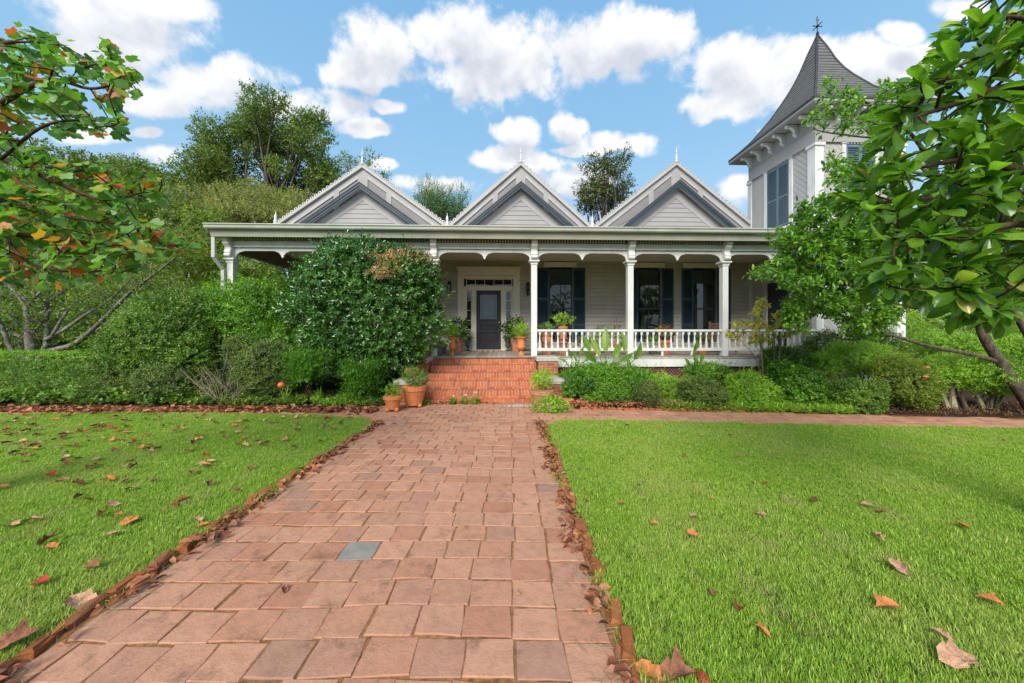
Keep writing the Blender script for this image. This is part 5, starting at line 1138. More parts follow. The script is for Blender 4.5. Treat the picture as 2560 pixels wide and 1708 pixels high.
ground_cover('bed_litter', 'dark brown bark and leaf mulch under the shrubs at the far right', 'leaf litter', [(4.4,6.8),(11,6.1),(11,7.6),(4.4,7.3)], 3800, .045, .5, 'mulchbits', (.03,.06), per=2, six=True)
# big leaved plants
def big_leaf_mesh(k, Ll, Wl, m, name='leaf', lobes=None, curl=.25, seg=5):
    r = np.random.default_rng(700+k); V = []; F = []
    prof = lobes or [(0,.06),(.12,.62),(.3,.95),(.5,1),(.7,.8),(.88,.42),(1,.03)]
    for i, (f, w_) in enumerate(prof):
        z = -curl*Ll*f*f + .02*Ll*math.sin(f*7+k)
        for s, q in ((-1,1),(-.5,.45),(0,0),(.5,.45),(1,1)):
            V.append((s*w_*Wl/2, f*Ll, z + (abs(s)**1.5)*w_*Wl*.20 + r.normal(0,.012)*Ll*(abs(s) > .6)))
    for i in range(len(prof)-1):
        for j in range(4): a = i*5+j; F.append((a,a+1,a+6,a+5))
    me = np_mesh(name, np.array(V), np.array(F), 4, np.full(len(F), .5), m, True); return me
leaf_o = leafmat('broad_leaf', [(0,(.09,.20,.03)),(.5,(.16,.30,.05)),(1,(.28,.38,.09))], rough=.4, trans=.45, src='obj')
def canna(name, label, base, tips, L, W_, seed):
    t = thing(name, label, 'plant', base); o_ = Vector(base); r = np.random.default_rng(seed); mesh = [big_leaf_mesh(k+seed, L, W_, leaf_o, curl=(.1,.45,.8)[k]) for k in range(3)]; mb = MB()
    for i, (px, py, sc, dr) in enumerate(tips):
        e = W(px, py, base[1]+r.uniform(-.2,.2)) - o_; st = Vector((r.normal(0,.06),r.normal(0,.04),0)); mb.tube([st, st.lerp(e,.5)+Vector((0,0,.1)), e], [.016,.012,.008], 5)
        o = place('leaf', mesh[i % 3], t, e, scale=(sc,sc,sc)); a = Vector((math.sin(R(dr)), r.uniform(-.35,.1), math.cos(R(dr)))).normalized(); zax = Vector((r.uniform(-.5,.5),-1,.3)); zax = (zax - a*zax.dot(a)).normalized(); xax = a.cross(zax)
        o.rotation_mode = 'QUATERNION'; o.rotation_quaternion = Matrix((xax, a, zax)).transposed().to_quaternion()
    mb.build('stalks', LM['fresh'], t); return t
canna('canna_plant', 'clump of large torn yellow green leaves before the railing left of the second post', (W(1515,930,8.35).x,8.35,0), [(1500,890,1,-25),(1515,880,1.15,-5),(1535,900,1,20),(1490,905,.9,-50),(1560,880,1.05,10),(1550,905,.8,60),(1475,880,.9,-20),(1530,925,.8,-70),(1585,900,.9,35),(1575,930,.8,-15),(1500,930,.7,30),(1520,915,.75,75)], .50, .17, 1)
canna('canna_plant', 'single tall broad leaf with smaller ones in front of the third bay balusters', (W(1745,930,8.3).x,8.3,0), [(1735,880,.6,10),(1742,915,.6,-10),(1750,905,.55,30),(1725,915,.5,-35),(1745,935,.5,-60)], .50, .17, 2)
canna('canna_plant', 'small broad leaved plant in front of the railing nearest the right pier', (W(1440,915,8.5).x,8.5,0), [(1430,895,.5,-25),(1450,890,.5,15),(1440,905,.5,0),(1460,905,.45,50),(1415,905,.45,-55)], .50, .16, 3)
# thin shrub with yellow leaves
def tip_tree(name, label, cat, base, limbs, poly, d0, d1, ntips, leaf_fn, bark_, seed, rad=(.03,.008), twig=.004, jitter=True, crown_dense=None):
    """limbs: world polylines; tips: points inside a photograph polygon between depths d0 and d1, each joined to the nearest limb point by a curved twig"""
    t = thing(name, label, cat, base); o_ = Vector(base); r = np.random.default_rng(seed); mb = MB(); nodes = []
    for pts, r0, r1 in limbs:
        P3 = [Vector(p) - o_ for p in pts]; sm = []
        for i in range(len(P3)-1):
            p0, p1, p2, p3 = P3[max(i-1,0)], P3[i], P3[i+1], P3[min(i+2,len(P3)-1)]
            for q in range(5):
                u = q/5; sm.append(.5*((2*p1)+(p2-p0)*u+(2*p0-5*p1+4*p2-p3)*u*u+(3*p1-p0-3*p2+p3)*u**3))
        sm.append(P3[-1]); mb.tube(sm, [r0+(r1-r0)*i/(len(sm)-1) for i in range(len(sm))], 7); nodes += sm[2:]
    xs = [p[0] for p in poly]; ys = [p[1] for p in poly]; tips = []
    while len(tips) < ntips:
        x, y = r.uniform(min(xs),max(xs)), r.uniform(min(ys),max(ys))
        if inpoly(x, y, poly): tips.append(W(x, y, r.uniform(d0, d1)) - o_)
    nodes0 = list(nodes); tips.sort(key=lambda p: min((p-n_).length for n_ in nodes0)); out = []
    for p in tips:
        b_ = min(nodes, key=lambda n_: (n_-p).length + .35*(n_-nodes0[0]).length*0); l = (p-b_).length
        m1 = b_.lerp(p, .5) + Vector((r.normal(0,.08),r.normal(0,.08),r.normal(.03,.05)))*l; mb.tube([b_, m1, p], [twig*1.5, twig*1.2, twig*.7], 5); nodes += [m1, p]; out.append((b_, m1, p))
    mb.build('trunk', M[bark_], t, smooth=True); leaf_fn(t, out, r); return t
def leaf_basis(o, a, n):
    a = a.normalized(); n = (n - a*n.dot(a)).normalized(); x = a.cross(n); o.rotation_mode = 'QUATERNION'; o.rotation_quaternion = Matrix((x, a, n)).transposed().to_quaternion()
def yl(t, tw, r):
    P_, A_, N_ = [], [], []
    for b_, m1, p in tw:
        d = (p-m1).normalized()
        for k in range(9):
            f = r.uniform(0,1); q = m1.lerp(p, f); a = (d*.5+Vector(r.normal(size=3))*.7+Vector((0,0,-.25))).normalized(); P_.append(q); A_.append(a); N_.append(Vector((r.normal(0,.4),-.4,1)))
    n = len(P_); leaves(np.array(P_), np.array(A_), np.array(N_), r.uniform(.08,.14,n), r.uniform(.025,.04,n), np.clip(r.normal(.6,.25,n),0,1), LM['goldleaf'], 'foliage', t, six=True, droop=.25)
Wd = lambda x, y, d: W(x, y, d)
yb = Wd(1915,930,7.9); yb.z = 0
tip_tree('yellow_leaved_shrub', 'thin shrub with pale stems and drooping yellow green leaves in front of the right railing', 'shrub', tuple(yb),
  [([yb, Wd(1903,880,7.9), Wd(1898,830,7.9), Wd(1905,770,7.9)],.022,.006), ([yb, Wd(1890,900,7.9), Wd(1850,850,7.8)],.012,.004), ([Wd(1940,950,7.9), Wd(1950,880,7.9), Wd(1960,810,7.9)],.018,.005), ([Wd(1945,920,7.9), Wd(1985,880,7.9), Wd(2010,840,7.9)],.010,.004), ([Wd(1936,930,7.9), Wd(1935,870,8), Wd(1930,800,8)],.012,.004)],
  [(1815,835),(1825,800),(1870,795),(1895,740),(1945,765),(1990,772),(2015,800),(2000,830),(1930,858),(1870,855)], 7.5, 8.1, 120, yl, 'palebark', 51, twig=.004)
# star magnolia: middle distance on the right, trunk leaning in from the edge
def sl_(t, tw, r):
    P_, A_, N_, Ls = [], [], [], []
    for b_, m1, p in tw:
        d = (p-b_).normalized(); l = (p-b_).length
        for k in range(15):
            f = r.uniform(.1,1); q = b_.lerp(m1, f*2) if f < .5 else m1.lerp(p, f*2-1)
            q = q + Vector(r.normal(size=3))*.05; a = (d*.8+Vector(r.normal(size=3))*.75).normalized(); P_.append(q); A_.append(a); N_.append(Vector((r.normal(0,.5),r.normal(-.3,.4),1))); Ls.append(r.uniform(.06,.115))
        for k in range(5):
            a = (d+Vector(r.normal(size=3))*.6+Vector((0,0,.3))).normalized(); P_.append(p); A_.append(a); N_.append(Vector((0,-.4,1))); Ls.append(r.uniform(.06,.115))
    n = len(P_); Ls = np.array(Ls); rn = np.clip(r.normal(.5,.25,n),0,1); leaves(np.array(P_), np.array(A_), np.array(N_), Ls, Ls*.42, rn, LM['star'], 'foliage', t, six=True, droop=.1)
D6 = 6.5
tb = W(2590,1040,D6); tb.z = 0
limbs = [([tb, W(2555,985,D6), W(2500,905,D6), W(2455,830,D6), W(2440,745,D6), W(2400,690,D6), W(2345,672,D6), W(2260,640,D6), W(2150,600,D6-.2)],.105,.013), ([W(2450,810,D6), W(2380,775,D6-.2), W(2290,768,D6-.3), W(2200,755,D6-.4), W(2100,700,D6-.6), W(1990,640,D6-.7)],.06,.01),
  ([W(2500,905,D6), W(2420,885,D6), W(2320,865,D6-.2), W(2210,835,D6-.3), W(2130,850,D6-.4), W(2040,830,D6-.4)],.045,.01), ([W(2210,835,D6-.3), W(2150,790,D6-.4), W(2050,770,D6-.5), W(1960,720,D6-.6)],.03,.008), ([W(2440,745,D6), W(2420,600,D6+.2), W(2350,450,D6), W(2290,350,D6-.3), W(2220,290,D6-.5), W(2120,230,D6-.7)],.06,.01),
  ([W(2350,450,D6), W(2270,430,D6-.3), W(2150,440,D6-.5)],.03,.008), ([W(2345,672,D6), W(2300,580,D6), W(2220,540,D6-.3), W(2090,520,D6-.5)],.04,.01), ([tb+Vector((.4,0,0)), W(2600,900,D6), W(2540,790,D6), W(2480,750,D6), W(2400,740,D6)],.085,.025)]
polyC = [(1868,692),(1930,655),(1955,625),(1905,590),(1985,560),(1980,545),(2010,502),(2080,492),(2200,530),(2360,540),(2420,700),(2330,740),(2290,700),(2230,720),(2250,790),(2210,830),(2170,850),(2090,840),(2110,800),(2040,780),(2010,830),(1975,830),(1960,760),(1990,730),(1940,700)]
tip_tree('star_magnolia_tree', 'leaning small tree with low sweeping limbs and dense green leaves before the tower', 'tree', tuple(tb), limbs, polyC, 5.5, 7.2, 1350, sl_, 'bark', 52, twig=.006)
star_t = bpy.data.objects['star_magnolia_tree']; lt_ = tip_tree('star_magnolia_limb', 'upper leafy limb of the leaning tree reaching across the tower eave', 'branch', tuple(tb), [([W(2440,745,D6+.2), W(2420,600,D6+.3), W(2330,440,D6), W(2290,350,D6-.3), W(2220,290,D6-.5), W(2120,230,D6-.7)],.04,.01),([W(2290,350,D6-.3), W(2180,345,D6-.4), W(2060,330,D6-.6), W(2025,315,D6-.6)],.02,.005)],
  [(2010,280),(2050,265),(2055,200),(2100,208),(2170,225),(2225,190),(2300,240),(2330,330),(2260,350),(2180,335),(2080,335),(2015,322)], 5.3, 6.2, 75, sl_, 'bark', 53, twig=.005); adopt(star_t, lt_)
lt_ = tip_tree('star_magnolia_limb', 'middle leafy limb of the leaning tree crossing the front tower window', 'branch', tuple(tb), [([W(2330,440,D6), W(2270,430,D6-.3), W(2150,440,D6-.5), W(2070,430,D6-.5)],.03,.006)],
  [(2055,435),(2075,390),(2110,410),(2180,400),(2260,400),(2300,470),(2200,490),(2120,470)], 5.3, 6.2, 70, sl_, 'bark', 54, twig=.005); adopt(star_t, lt_)

# ------------------------------------------------------------------ pots and porch plants
def potted(name, label, loc, prof, mt, plants, group=None, feet=False, cat='potted plant', n=18, soil=True, scale=1):
    """plants: list of (foliage material, n, radius, height, leaf length, width factor, style)"""
    t = thing(name, label, cat, loc, 0, group); MB().lathe(prof, n).build('pot', M[mt] if isinstance(mt,str) else mt, t, smooth=False)
    rim = max(prof, key=lambda q: q[1]); h = rim[1]; rr = rim[0]*.9; MB().lathe([(.001,h-.03),(rr,h-.03)],n,cap=False).build('soil', M['soil'], t)
    if feet:
        for k in range(3): a = k*2.1+.5+math.pi; MB().lathe([(.035,-.035),(.05,-.02),(.045,.02),(.02,.04)],7,(prof[0][0]*.95*math.cos(a),prof[0][0]*.95*math.sin(a),0)).build('pot_foot', M[mt], t)
    r = np.random.default_rng(nseed())
    for (fm, n_, rad_, ph, L, wf, style) in plants:
        if style == 'blob': Pp, O = blob((0,0,h+ph*.55),(rad_,rad_,ph*.55),n_//6,lump=.35,shell=.7,seed=nseed()); q = shoots(Pp,O,6,L*1.3,L,L*wf,r,.6,.9,.5)
        elif style == 'fern':
            k = n_//10; a = r.random(k)*6.283; f = r.random(k)**.6; Pp = np.stack([np.cos(a)*f*rad_,np.sin(a)*f*rad_,h+ph*np.sin(np.pi*(.25+.5*f*r.random(k)))*r.uniform(.5,1,k)],1); O = np.stack([np.cos(a),np.sin(a),.3-.6*f],1); q = shoots(Pp,O,10,L*3,L,L*wf,r,.1,.8,.3)
        else:
            k = n_; a = r.random(k)*6.283; up_ = r.uniform(.2,1.6,k); A = np.stack([np.cos(a),np.sin(a),up_],1); q = (np.tile([0,0,h-.02],(k,1))+np.stack([np.cos(a),np.sin(a),0*a],1)*.02, A, np.stack([-np.cos(a)*up_,-np.sin(a)*up_,np.ones(k)],1), L*r.uniform(.7,1.1,k))
        leaves(q[0],q[1],q[2],q[3],q[3]*wf,np.clip(r.normal(.5,.22,len(q[0])),0,1),LM[fm],'plant',t,six=(style != 'blob'))
    return t
def prof_pot(r0, r1, h): return [(r0,0),(r0+(r1-r0)*.78,h*.74),(r1*.97,h*.76),(r1,h*.78),(r1,h*.93),(r1*1.02,h*.95),(r1*1.0,h),(r1*.88,h)]
def prof_urn(r, h): return [(r*.55,0),(r*.6,h*.06),(r*.35,h*.12),(r*.2,h*.22),(r*.25,h*.28),(r*.55,h*.34),(r*.72,h*.45),(r*.66,h*.52),(r*.62,h*.75),(r*.75,h*.9),(r*1.0,h*.96),(r*1.0,h),(r*.85,h)]
potted('flower_pot', 'small orange terracotta pot on feet standing left of the larger orange pot', (-2.39,6.85,.05), prof_pot(.11,.185,.26), 'terra', [('fresh',420,.17,.26,.055,.35,'blob'),('yellowgreen',120,.17,.2,.05,.3,'blob')], feet=True)
potted('flower_pot', 'large orange terracotta pot on feet with a bushy green plant left of the steps', (-2.08,7.27,.05), prof_pot(.165,.255,.40), 'terra', [('cedar',1500,.30,.42,.05,.25,'blob'),('fresh',900,.30,.30,.05,.3,'blob')], feet=True)
potted('flower_pot', 'small terracotta pot with a sprig of juniper on the lower left cap stone', (-2.36,8.02,.522), prof_pot(.11,.16,.24), 'terra', [('cedar',500,.10,.5,.05,.25,'blob')])
potted('flower_pot', 'wide faded pink terracotta pot with lime green foliage right of the steps', (.64,7.25,.02), prof_pot(.17,.255,.34), 'terra2', [('yellowgreen',1500,.27,.42,.06,.3,'blob')])
potted('flower_pot', 'little yellow orange pot with a green seedling at the right corner of the bed', (1.22,7.35,.02), prof_pot(.07,.115,.14), 'terra', [('bright',260,.13,.32,.06,.45,'blob')])
def mound(name, label, cat, loc, rad_, n, L, wf, fm, fl=None, nf=0, lump=.3):
    t = thing(name, label, cat, loc); r = np.random.default_rng(nseed()); Pp, O = blob((0,0,rad_[2]*.35), rad_, n//5, lump=lump, shell=.6, zmin=.0, seed=nseed()); q = shoots(Pp,O,5,L*1.4,L,L*wf,r,.5,.9,.5)
    leaves(q[0],q[1],q[2],q[3],q[3]*wf,np.clip(r.normal(.5,.22,len(q[0])),0,1),LM[fm],'foliage',t)
    if fl:
        Pp, O = blob((0,0,rad_[2]*.4), [x*1.05 for x in rad_], nf, shell=.15, seed=nseed()); q = shoots(Pp,O,5,.01,.035,.03,r,.2,1.3,.2); leaves(q[0],q[1],q[2],q[3],q[3]*.8,r.random(len(q[0])),LM[fl],'flowers',t)
    return t
mound('flowering_plant', 'sprawling green plant with pink flowers on the paving in front of the faded pot', 'plant', (.78,6.78,.02), (.40,.24,.24), 2600, .045, .5, 'fresh', 'pink', 26)
for i, (x, y, h, lb) in enumerate(((1133,1004,.16,'leftmost small white flower at the foot of the brick steps'),(1163,1006,.18,'white flower in the middle of the three at the foot of the brick steps'),(1188,1004,.24,'tallest white flower, rightmost at the foot of the brick steps'))):
    p = W(x, 1006, 7.55); t = mound('white_flower', lb, 'flower', (p.x,7.52,.01), (.07+.03*(i==1),.06,.09+.02*i), 260, .04, .5, 'bright'); MB().tube([(0,0,0),(.01,0,h)],.004,4).build('stem', M['palebark'], t)
    A = np.array([[math.cos(k),math.sin(k),.5] for k in np.linspace(0,6.28,8)]); leaves(np.tile([.01,0,h],(8,1)),A,np.tile([0,-.2,1.],(8,1)),np.full(8,.045),np.full(8,.035),np.full(8,.5),LM['whitefl'],'petals',t)
mound('weed_patch', 'small patch of weeds between the large pot and the bottom step', 'weeds', (-1.95,7.45,.01), (.18,.10,.07), 500, .04, .5, 'bright')
# pebbles
mb = MB(); r = np.random.default_rng(77)
for k in range(170):
    x, y = r.normal(.12,.22), r.normal(7.3,.07)
    if abs(x-.12) > .5: continue
    s = r.uniform(.007,.018); mb.lathe([(s*.5,-s*.5),(s,0),(s*.5,s*.5)],5,(x,y,.018))
M['pebble'] = paint('pale_pebble', (.42,.40,.36), .9, .3, 30, .3); o = mb.build('pebbles', M['pebble'], kind='stuff'); tag(o, 'scatter of pale pebbles and grit before the right end of the steps', 'pebbles')
Hp = lambda u, v, z=DZ: tuple(HW(u, v, z))
potted('agave_urn', 'dark iron urn with agave left of the front door', Hp(dz_(615,2.75),2.75), prof_urn(.13,.40), 'iron', [('agave',26,.2,.2,.28,.16,'rosette')])
potted('agave_urn', 'dark iron urn with agave right of the front door', Hp(dz_(1172,2.75),2.75), prof_urn(.13,.40), 'iron', [('agave',26,.2,.2,.28,.16,'rosette')])
potted('terracotta_urn', 'terracotta urn with grassy plant left of the door at the porch edge', Hp(hu(1131,.3),.3), prof_urn(.125,.50), 'terra', [('fresh',700,.14,.34,.08,.15,'blob')])
potted('terracotta_urn', 'large orange terracotta urn with lime green plant right of the steps at the porch edge', Hp(hu(1303,.3),.3), prof_urn(.165,.52), 'terra', [('yellowgreen',1100,.20,.34,.08,.16,'blob')])
potted('magnolia_pot', 'broad leaved dark green potted plant left of the door', Hp(hu(1146,2.3),2.3), prof_pot(.12,.18,.45), 'terra2', [('camellia',330,.30,.55,.17,.45,'blob')])
potted('magnolia_pot', 'broad leaved dark green potted plant right of the door behind the big urn', Hp(hu(1290,2.3),2.3), prof_pot(.12,.18,.45), 'terra2', [('camellia',420,.38,.5,.17,.45,'blob')])
potted('fern_pot', 'yellowish ferny plant spilling from a dark pot by the left porch post', Hp(hu(1092,.25),.25), prof_pot(.15,.21,.30), 'iron', [('yellowgreen',900,.34,.55,.045,.3,'fern'),('olive',900,.30,.6,.045,.3,'fern')])
potted('fern_pot', 'airy green fern beside the yellowish one behind the left porch post', Hp(hu(1105,1.3),1.3), prof_pot(.12,.17,.35), 'iron', [('fresh',700,.28,.75,.045,.3,'fern')])
potted('spider_plant', 'pale spidery plant on the floor right of the big orange urn', Hp(hu(1333,.35),.35), prof_pot(.07,.1,.1), 'terra2', [('grey',60,.2,.2,.22,.1,'rosette')])
# things behind the railing
t = thing('brick_pedestal', 'square orange brick pedestal behind the first balusters', 'pedestal', Hp(hu(1366,.75),.75), TH); MB().cbox(-.12,.12,-.12,.12,0,.36,.01).build('shaft', M['terra2'], t); MB().cbox(-.14,.14,-.14,.14,.362,.50,.01).build('top_block', M['terra'], t)
potted('succulent_pot', 'grey green succulents in a low pot on the square brick pedestal', tuple(HW(hu(1366,.75),.75,DZ+.502)), prof_pot(.13,.17,.13), 'terra2', [('fresh',420,.19,.26,.06,.45,'blob'),('grey',260,.22,.24,.07,.25,'blob')])
t = thing('pedestal', 'tall narrow terracotta chimney used as a plant stand behind the railing', 'pedestal', Hp(hu(1408,.75),.75)); MB().lathe([(.17,0),(.17,.05),(.13,.08),(.12,.30),(.14,.33),(.12,.36),(.12,.42),(.16,.45),(.16,.48)],14).build('shaft', M['terra2'], t)
potted('jade_pot', 'flared terracotta pot of yellow green jade plant standing above the railing', tuple(HW(hu(1408,.75),.75,DZ+.482)), prof_pot(.10,.15,.34), 'terra2', [('yellowgreen',420,.30,.32,.075,.6,'blob')])
potted('wispy_pot', 'wispy dark plant with bare twigs in a pot behind the railing near the post', Hp(hu(1540,1.0),1.0), prof_pot(.13,.18,.35), 'terra2', [('boxwood',260,.30,.45,.07,.4,'blob'),('olive',90,.16,1.0,.04,.4,'blob'),('redleaf',80,.2,.5,.05,.4,'blob')])
potted('wispy_pot', 'low dark leafed pot plant between the jade and the wispy one', Hp(hu(1500,1.3),1.3), prof_pot(.12,.17,.32), 'iron', [('boxwood',420,.26,.5,.07,.4,'blob')])
potted('begonia_pot', 'reddish leaved begonia in an orange pot rising above the railing in the third bay', Hp(hu(1662,.8),.8), prof_pot(.12,.18,.42), 'terra', [('redleaf',330,.28,.34,.10,.6,'blob'),('boxwood',160,.25,.34,.10,.6,'blob')])
potted('porch_pot', 'leafy orange pot low behind the balusters right of the begonia', Hp(hu(1755,.7),.7), prof_pot(.11,.16,.24), 'terra', [('olive',330,.2,.3,.08,.4,'blob'),('redleaf',90,.2,.3,.08,.4,'blob')])
potted('porch_pot', 'small pot plant low behind the balusters left of the begonia', Hp(hu(1632,.7),.7), prof_pot(.10,.14,.20), 'iron', [('fresh',330,.2,.28,.07,.4,'blob')])
potted('porch_pot', 'trailing plant low behind the balusters below the jade pot', Hp(hu(1455,.6),.6), prof_pot(.11,.15,.18), 'terra2', [('grey',200,.2,.28,.07,.3,'blob'),('redleaf',120,.24,.22,.07,.4,'blob')])
potted('porch_pot', 'round bushy green plant low behind the balusters left of the second post', Hp(hu(1480,.55),.55), prof_pot(.10,.14,.18), 'terra2', [('fresh',400,.2,.34,.06,.4,'blob')])
# wicker chair near the tower
M['wicker'] = paint('dark_wicker', (.16,.10,.065), .7, .3, 30, .5)
t = thing('porch_chair', 'dark wooden slatted chair behind the last balusters near the tower', 'chair', Hp(6.75,1.5), TH+.3)
MB().box(-.28,.28,-.26,.26,.38,.43).build('seat', M['wicker'], t)
for i in range(6): MB().box(-.27,.27,.24,.27,.46+i*.085,.52+i*.085).build('slat', M['wicker'], t)
for sx_ in (-.27,.27):
    MB().box(sx_-.025,sx_+.025,-.26,-.21,0,.62).build('leg', M['wicker'], t); MB().box(sx_-.025,sx_+.025,.22,.27,0,1.0).build('leg', M['wicker'], t); MB().box(sx_-.035,sx_+.035,-.28,.25,.62,.65).build('armrest', M['wicker'], t)
# door mat with red and white stripes
m, nt, b = new_mat('striped_mat', .95, .1); M['mat'] = m; tc2 = nn(nt,'ShaderNodeTexCoord'); wv = nn(nt,'ShaderNodeTexWave', wave_type='BANDS', bands_direction='DIAGONAL'); wv.inputs['Scale'].default_value = 3.4; wv.inputs['Distortion'].default_value = .3; lk(nt, tc2.outputs['Object'], wv.inputs['Vector'])
lk(nt, mixc(nt, sstep(nt, wv.outputs['Fac'], .4, .6), (.42,.09,.06), (.62,.56,.50)), b.inputs['Base Color'])
tag(MB().cbox(-.39,.39,-.2,.2,0,.02,.004).build('doormat', M['mat'], loc=HW(dz_(900,2.75),2.72,DZ+.002), rot=(0,0,TH)), 'red and white striped mat lying before the front door', 'doormat')

# ------------------------------------------------------------------ foreground trees
MG = leafmat('big_magnolia_leaf', [(0,(.045,.11,.012)),(.45,(.09,.20,.020)),(.8,(.15,.30,.03)),(.97,(.22,.38,.05)),(1,(.45,.42,.12))], rough=.22, spec=.6, trans=.45, src='obj')
MGs = leafmat('big_magnolia_leaf_mass', [(0,(.045,.11,.012)),(.45,(.09,.20,.020)),(.8,(.15,.30,.03)),(.97,(.22,.38,.05)),(1,(.45,.42,.12))], rough=.22, spec=.6, trans=.45)
obov = [(0,.05),(.10,.16),(.25,.42),(.45,.78),(.65,1),(.82,.92),(.93,.6),(1,.05)]
mgm = [big_leaf_mesh(k+40, 1, .40, MG, 'leaf', obov, curl=(.08,.18,.3,.02,.22)[k]) for k in range(5)]
def mag_leaves(t, tw, r):
    js = []
    for b_, m1, p in tw:
        d = (p-m1).normalized()
        for k in range(9):
            f = 1 if k < 5 else r.uniform(.2,1); q = m1.lerp(p, f); a = (d*.7+Vector(r.normal(size=3))*.75+Vector((-.35,0,-.05))).normalized(); js.append((q, a, Vector((r.normal(0,.45), r.normal(-.35,.45), 1)), r.uniform(.07,.175)))
    org = Vector(t.location); js.sort(key=lambda j: -(j[3]/max(.4,(j[0]+org-Vector((0,0,CAMH))).length)))
    mass = []
    for i, (q, a, n_, l) in enumerate(js):
        if i < 300:
            o = place('leaf', mgm[int(r.integers(5))], t, q, scale=(l,l,l)); leaf_basis(o, a, n_)
        else: mass.append((q, a, n_, l))
    if mass:
        P_ = np.array([tuple(j[0]) for j in mass]); Ls = np.array([j[3] for j in mass]); leaves(P_, np.array([tuple(j[1]) for j in mass]), np.array([tuple(j[2]) for j in mass]), Ls, Ls*.44, np.clip(r.normal(.5,.25,len(mass)),0,1), MGs, 'foliage', t, six=True, droop=.15)
mb_ = (4.4,2.5,0)
polyM = [(2490,-60),(2400,60),(2345,135),(2310,190),(2240,235),(2190,275),(2215,330),(2180,400),(2110,490),(2090,520),(2170,560),(2200,620),(2170,690),(2230,740),(2330,760),(2450,800),(2640,760),(2700,300),(2700,-80)]
limbs = [([mb_,(4.35,2.45,1.2),(4.2,2.4,2.4),(3.9,2.3,3.4),(3.3,2.2,4.1)],.14,.04), ([(4.25,2.4,2.0),(3.6,2.2,2.5),W(2560,430,2.0),W(2420,400,2.0),W(2300,420,2.0)],.04,.008), ([(4.2,2.4,2.4),(3.6,2.2,2.9),W(2560,215,2.0),W(2366,268,2.0),W(2270,300,2.0)],.035,.008),
  ([(4.3,2.4,1.8),(3.6,2.2,2.15),W(2560,560,2.0),W(2400,590,2.0),W(2250,590,2.0)],.035,.008), ([(4.2,2.4,2.6),(3.7,2.2,3.3),W(2600,60,2.1),W(2480,40,2.0)],.03,.008), ([(4.3,2.4,1.7),(3.6,2.2,1.9),W(2560,680,2.2),W(2430,690,2.2),W(2320,700,2.2)],.03,.008), ([(3.6,2.2,2.5),W(2560,330,2.4),W(2400,480,2.4),W(2250,500,2.3),W(2180,510,2.1)],.03,.008)]
tip_tree('large_leaved_magnolia', 'overhanging magnolia with large glossy leaves entering from the upper right', 'tree', mb_, limbs, polyM, 1.75, 3.0, 300, mag_leaves, 'redbark', 61, twig=.005)
# tulip tree on the left
TLc = [(0,(.07,.18,.04)),(.4,(.12,.27,.05)),(.84,(.20,.36,.06)),(.88,(.45,.40,.06)),(.92,(.60,.25,.04)),(.96,(.48,.11,.035)),(1,(.32,.08,.03))]
TLo = leafmat('tulip_leaf', TLc, rough=.45, spec=.4, trans=.40, src='obj'); TLs = leafmat('tulip_leaf_mass', TLc, rough=.45, spec=.4, trans=.40)
def tulip_mesh(k):
    r = np.random.default_rng(800+k); out = [(0,0),(.22,.02),(.46,.12),(.50,.30),(.40,.42),(.44,.58),(.40,.78),(.24,.82),(.06,.72)]
    pts = [(x*(1+r.normal(0,.05)), y*(1+r.normal(0,.03))) for x, y in out]; pts += [(-x*(1+r.normal(0,.05)), y) for x, y in out[::-1][:-1]]
    V = [(0,.4,.0)] + [(x, y, .16*abs(x)+r.normal(0,.02)-.12*y*y*(k%3)*.6) for x, y in pts]; n = len(pts); F = [(0,1+i,1+(i+1)%n) for i in range(n)]
    return np_mesh('leaf', np.array(V), np.array(F), 3, np.full(n,.5), TLo, True)
tlm = [tulip_mesh(k) for k in range(5)]
def tulip_leaves(t, tw, r):
    js = []
    for b_, m1, p in tw:
        d = (p-m1).normalized()
        for k in range(6):
            f = r.uniform(.0,1.05); q = m1.lerp(p, f) + Vector(r.normal(size=3))*.03; a = (d*.5+Vector(r.normal(size=3))*.5+Vector((.35,0,-.45))).normalized(); js.append((q, a, Vector((r.normal(-.2,.5), r.normal(-.5,.5), .8)), r.uniform(.052,.09)))
    org = Vector(t.location); js.sort(key=lambda j: -(j[3]/max(.4,(j[0]+org-Vector((0,0,CAMH))).length))); V = []; F = []; R_ = []
    for i, (q, a, n_, l) in enumerate(js):
        me = tlm[int(r.integers(5))]
        if i < 300: o = place('leaf', me, t, q, scale=(l,l,l)); leaf_basis(o, a, n_)
        else:
            a = a.normalized(); n_ = (n_-a*n_.dot(a)).normalized(); mt = Matrix((a.cross(n_), a, n_)).transposed()*l; b0_ = len(V)
            V += [tuple(mt @ v.co + q) for v in me.vertices]; F += [[b0_+x for x in p.vertices] for p in me.polygons]; R_ += [r.random()]*len(me.polygons)
    if V: me = np_mesh('foliage', np.array(V), np.array(F), 3, np.array(R_), TLs, True); o = place('foliage', me, t, kind='stuff')
tb2 = (-5.3,2.9,0); dT = 2.6
polyT = [(-150,60),(0,75),(60,95),(140,90),(235,150),(240,100),(300,120),(350,195),(320,255),(300,330),(150,320),(110,380),(150,430),(230,410),(300,440),(400,420),(410,490),(330,540),(420,590),(470,600),(440,650),(330,680),(180,700),(60,730),(-150,720)]
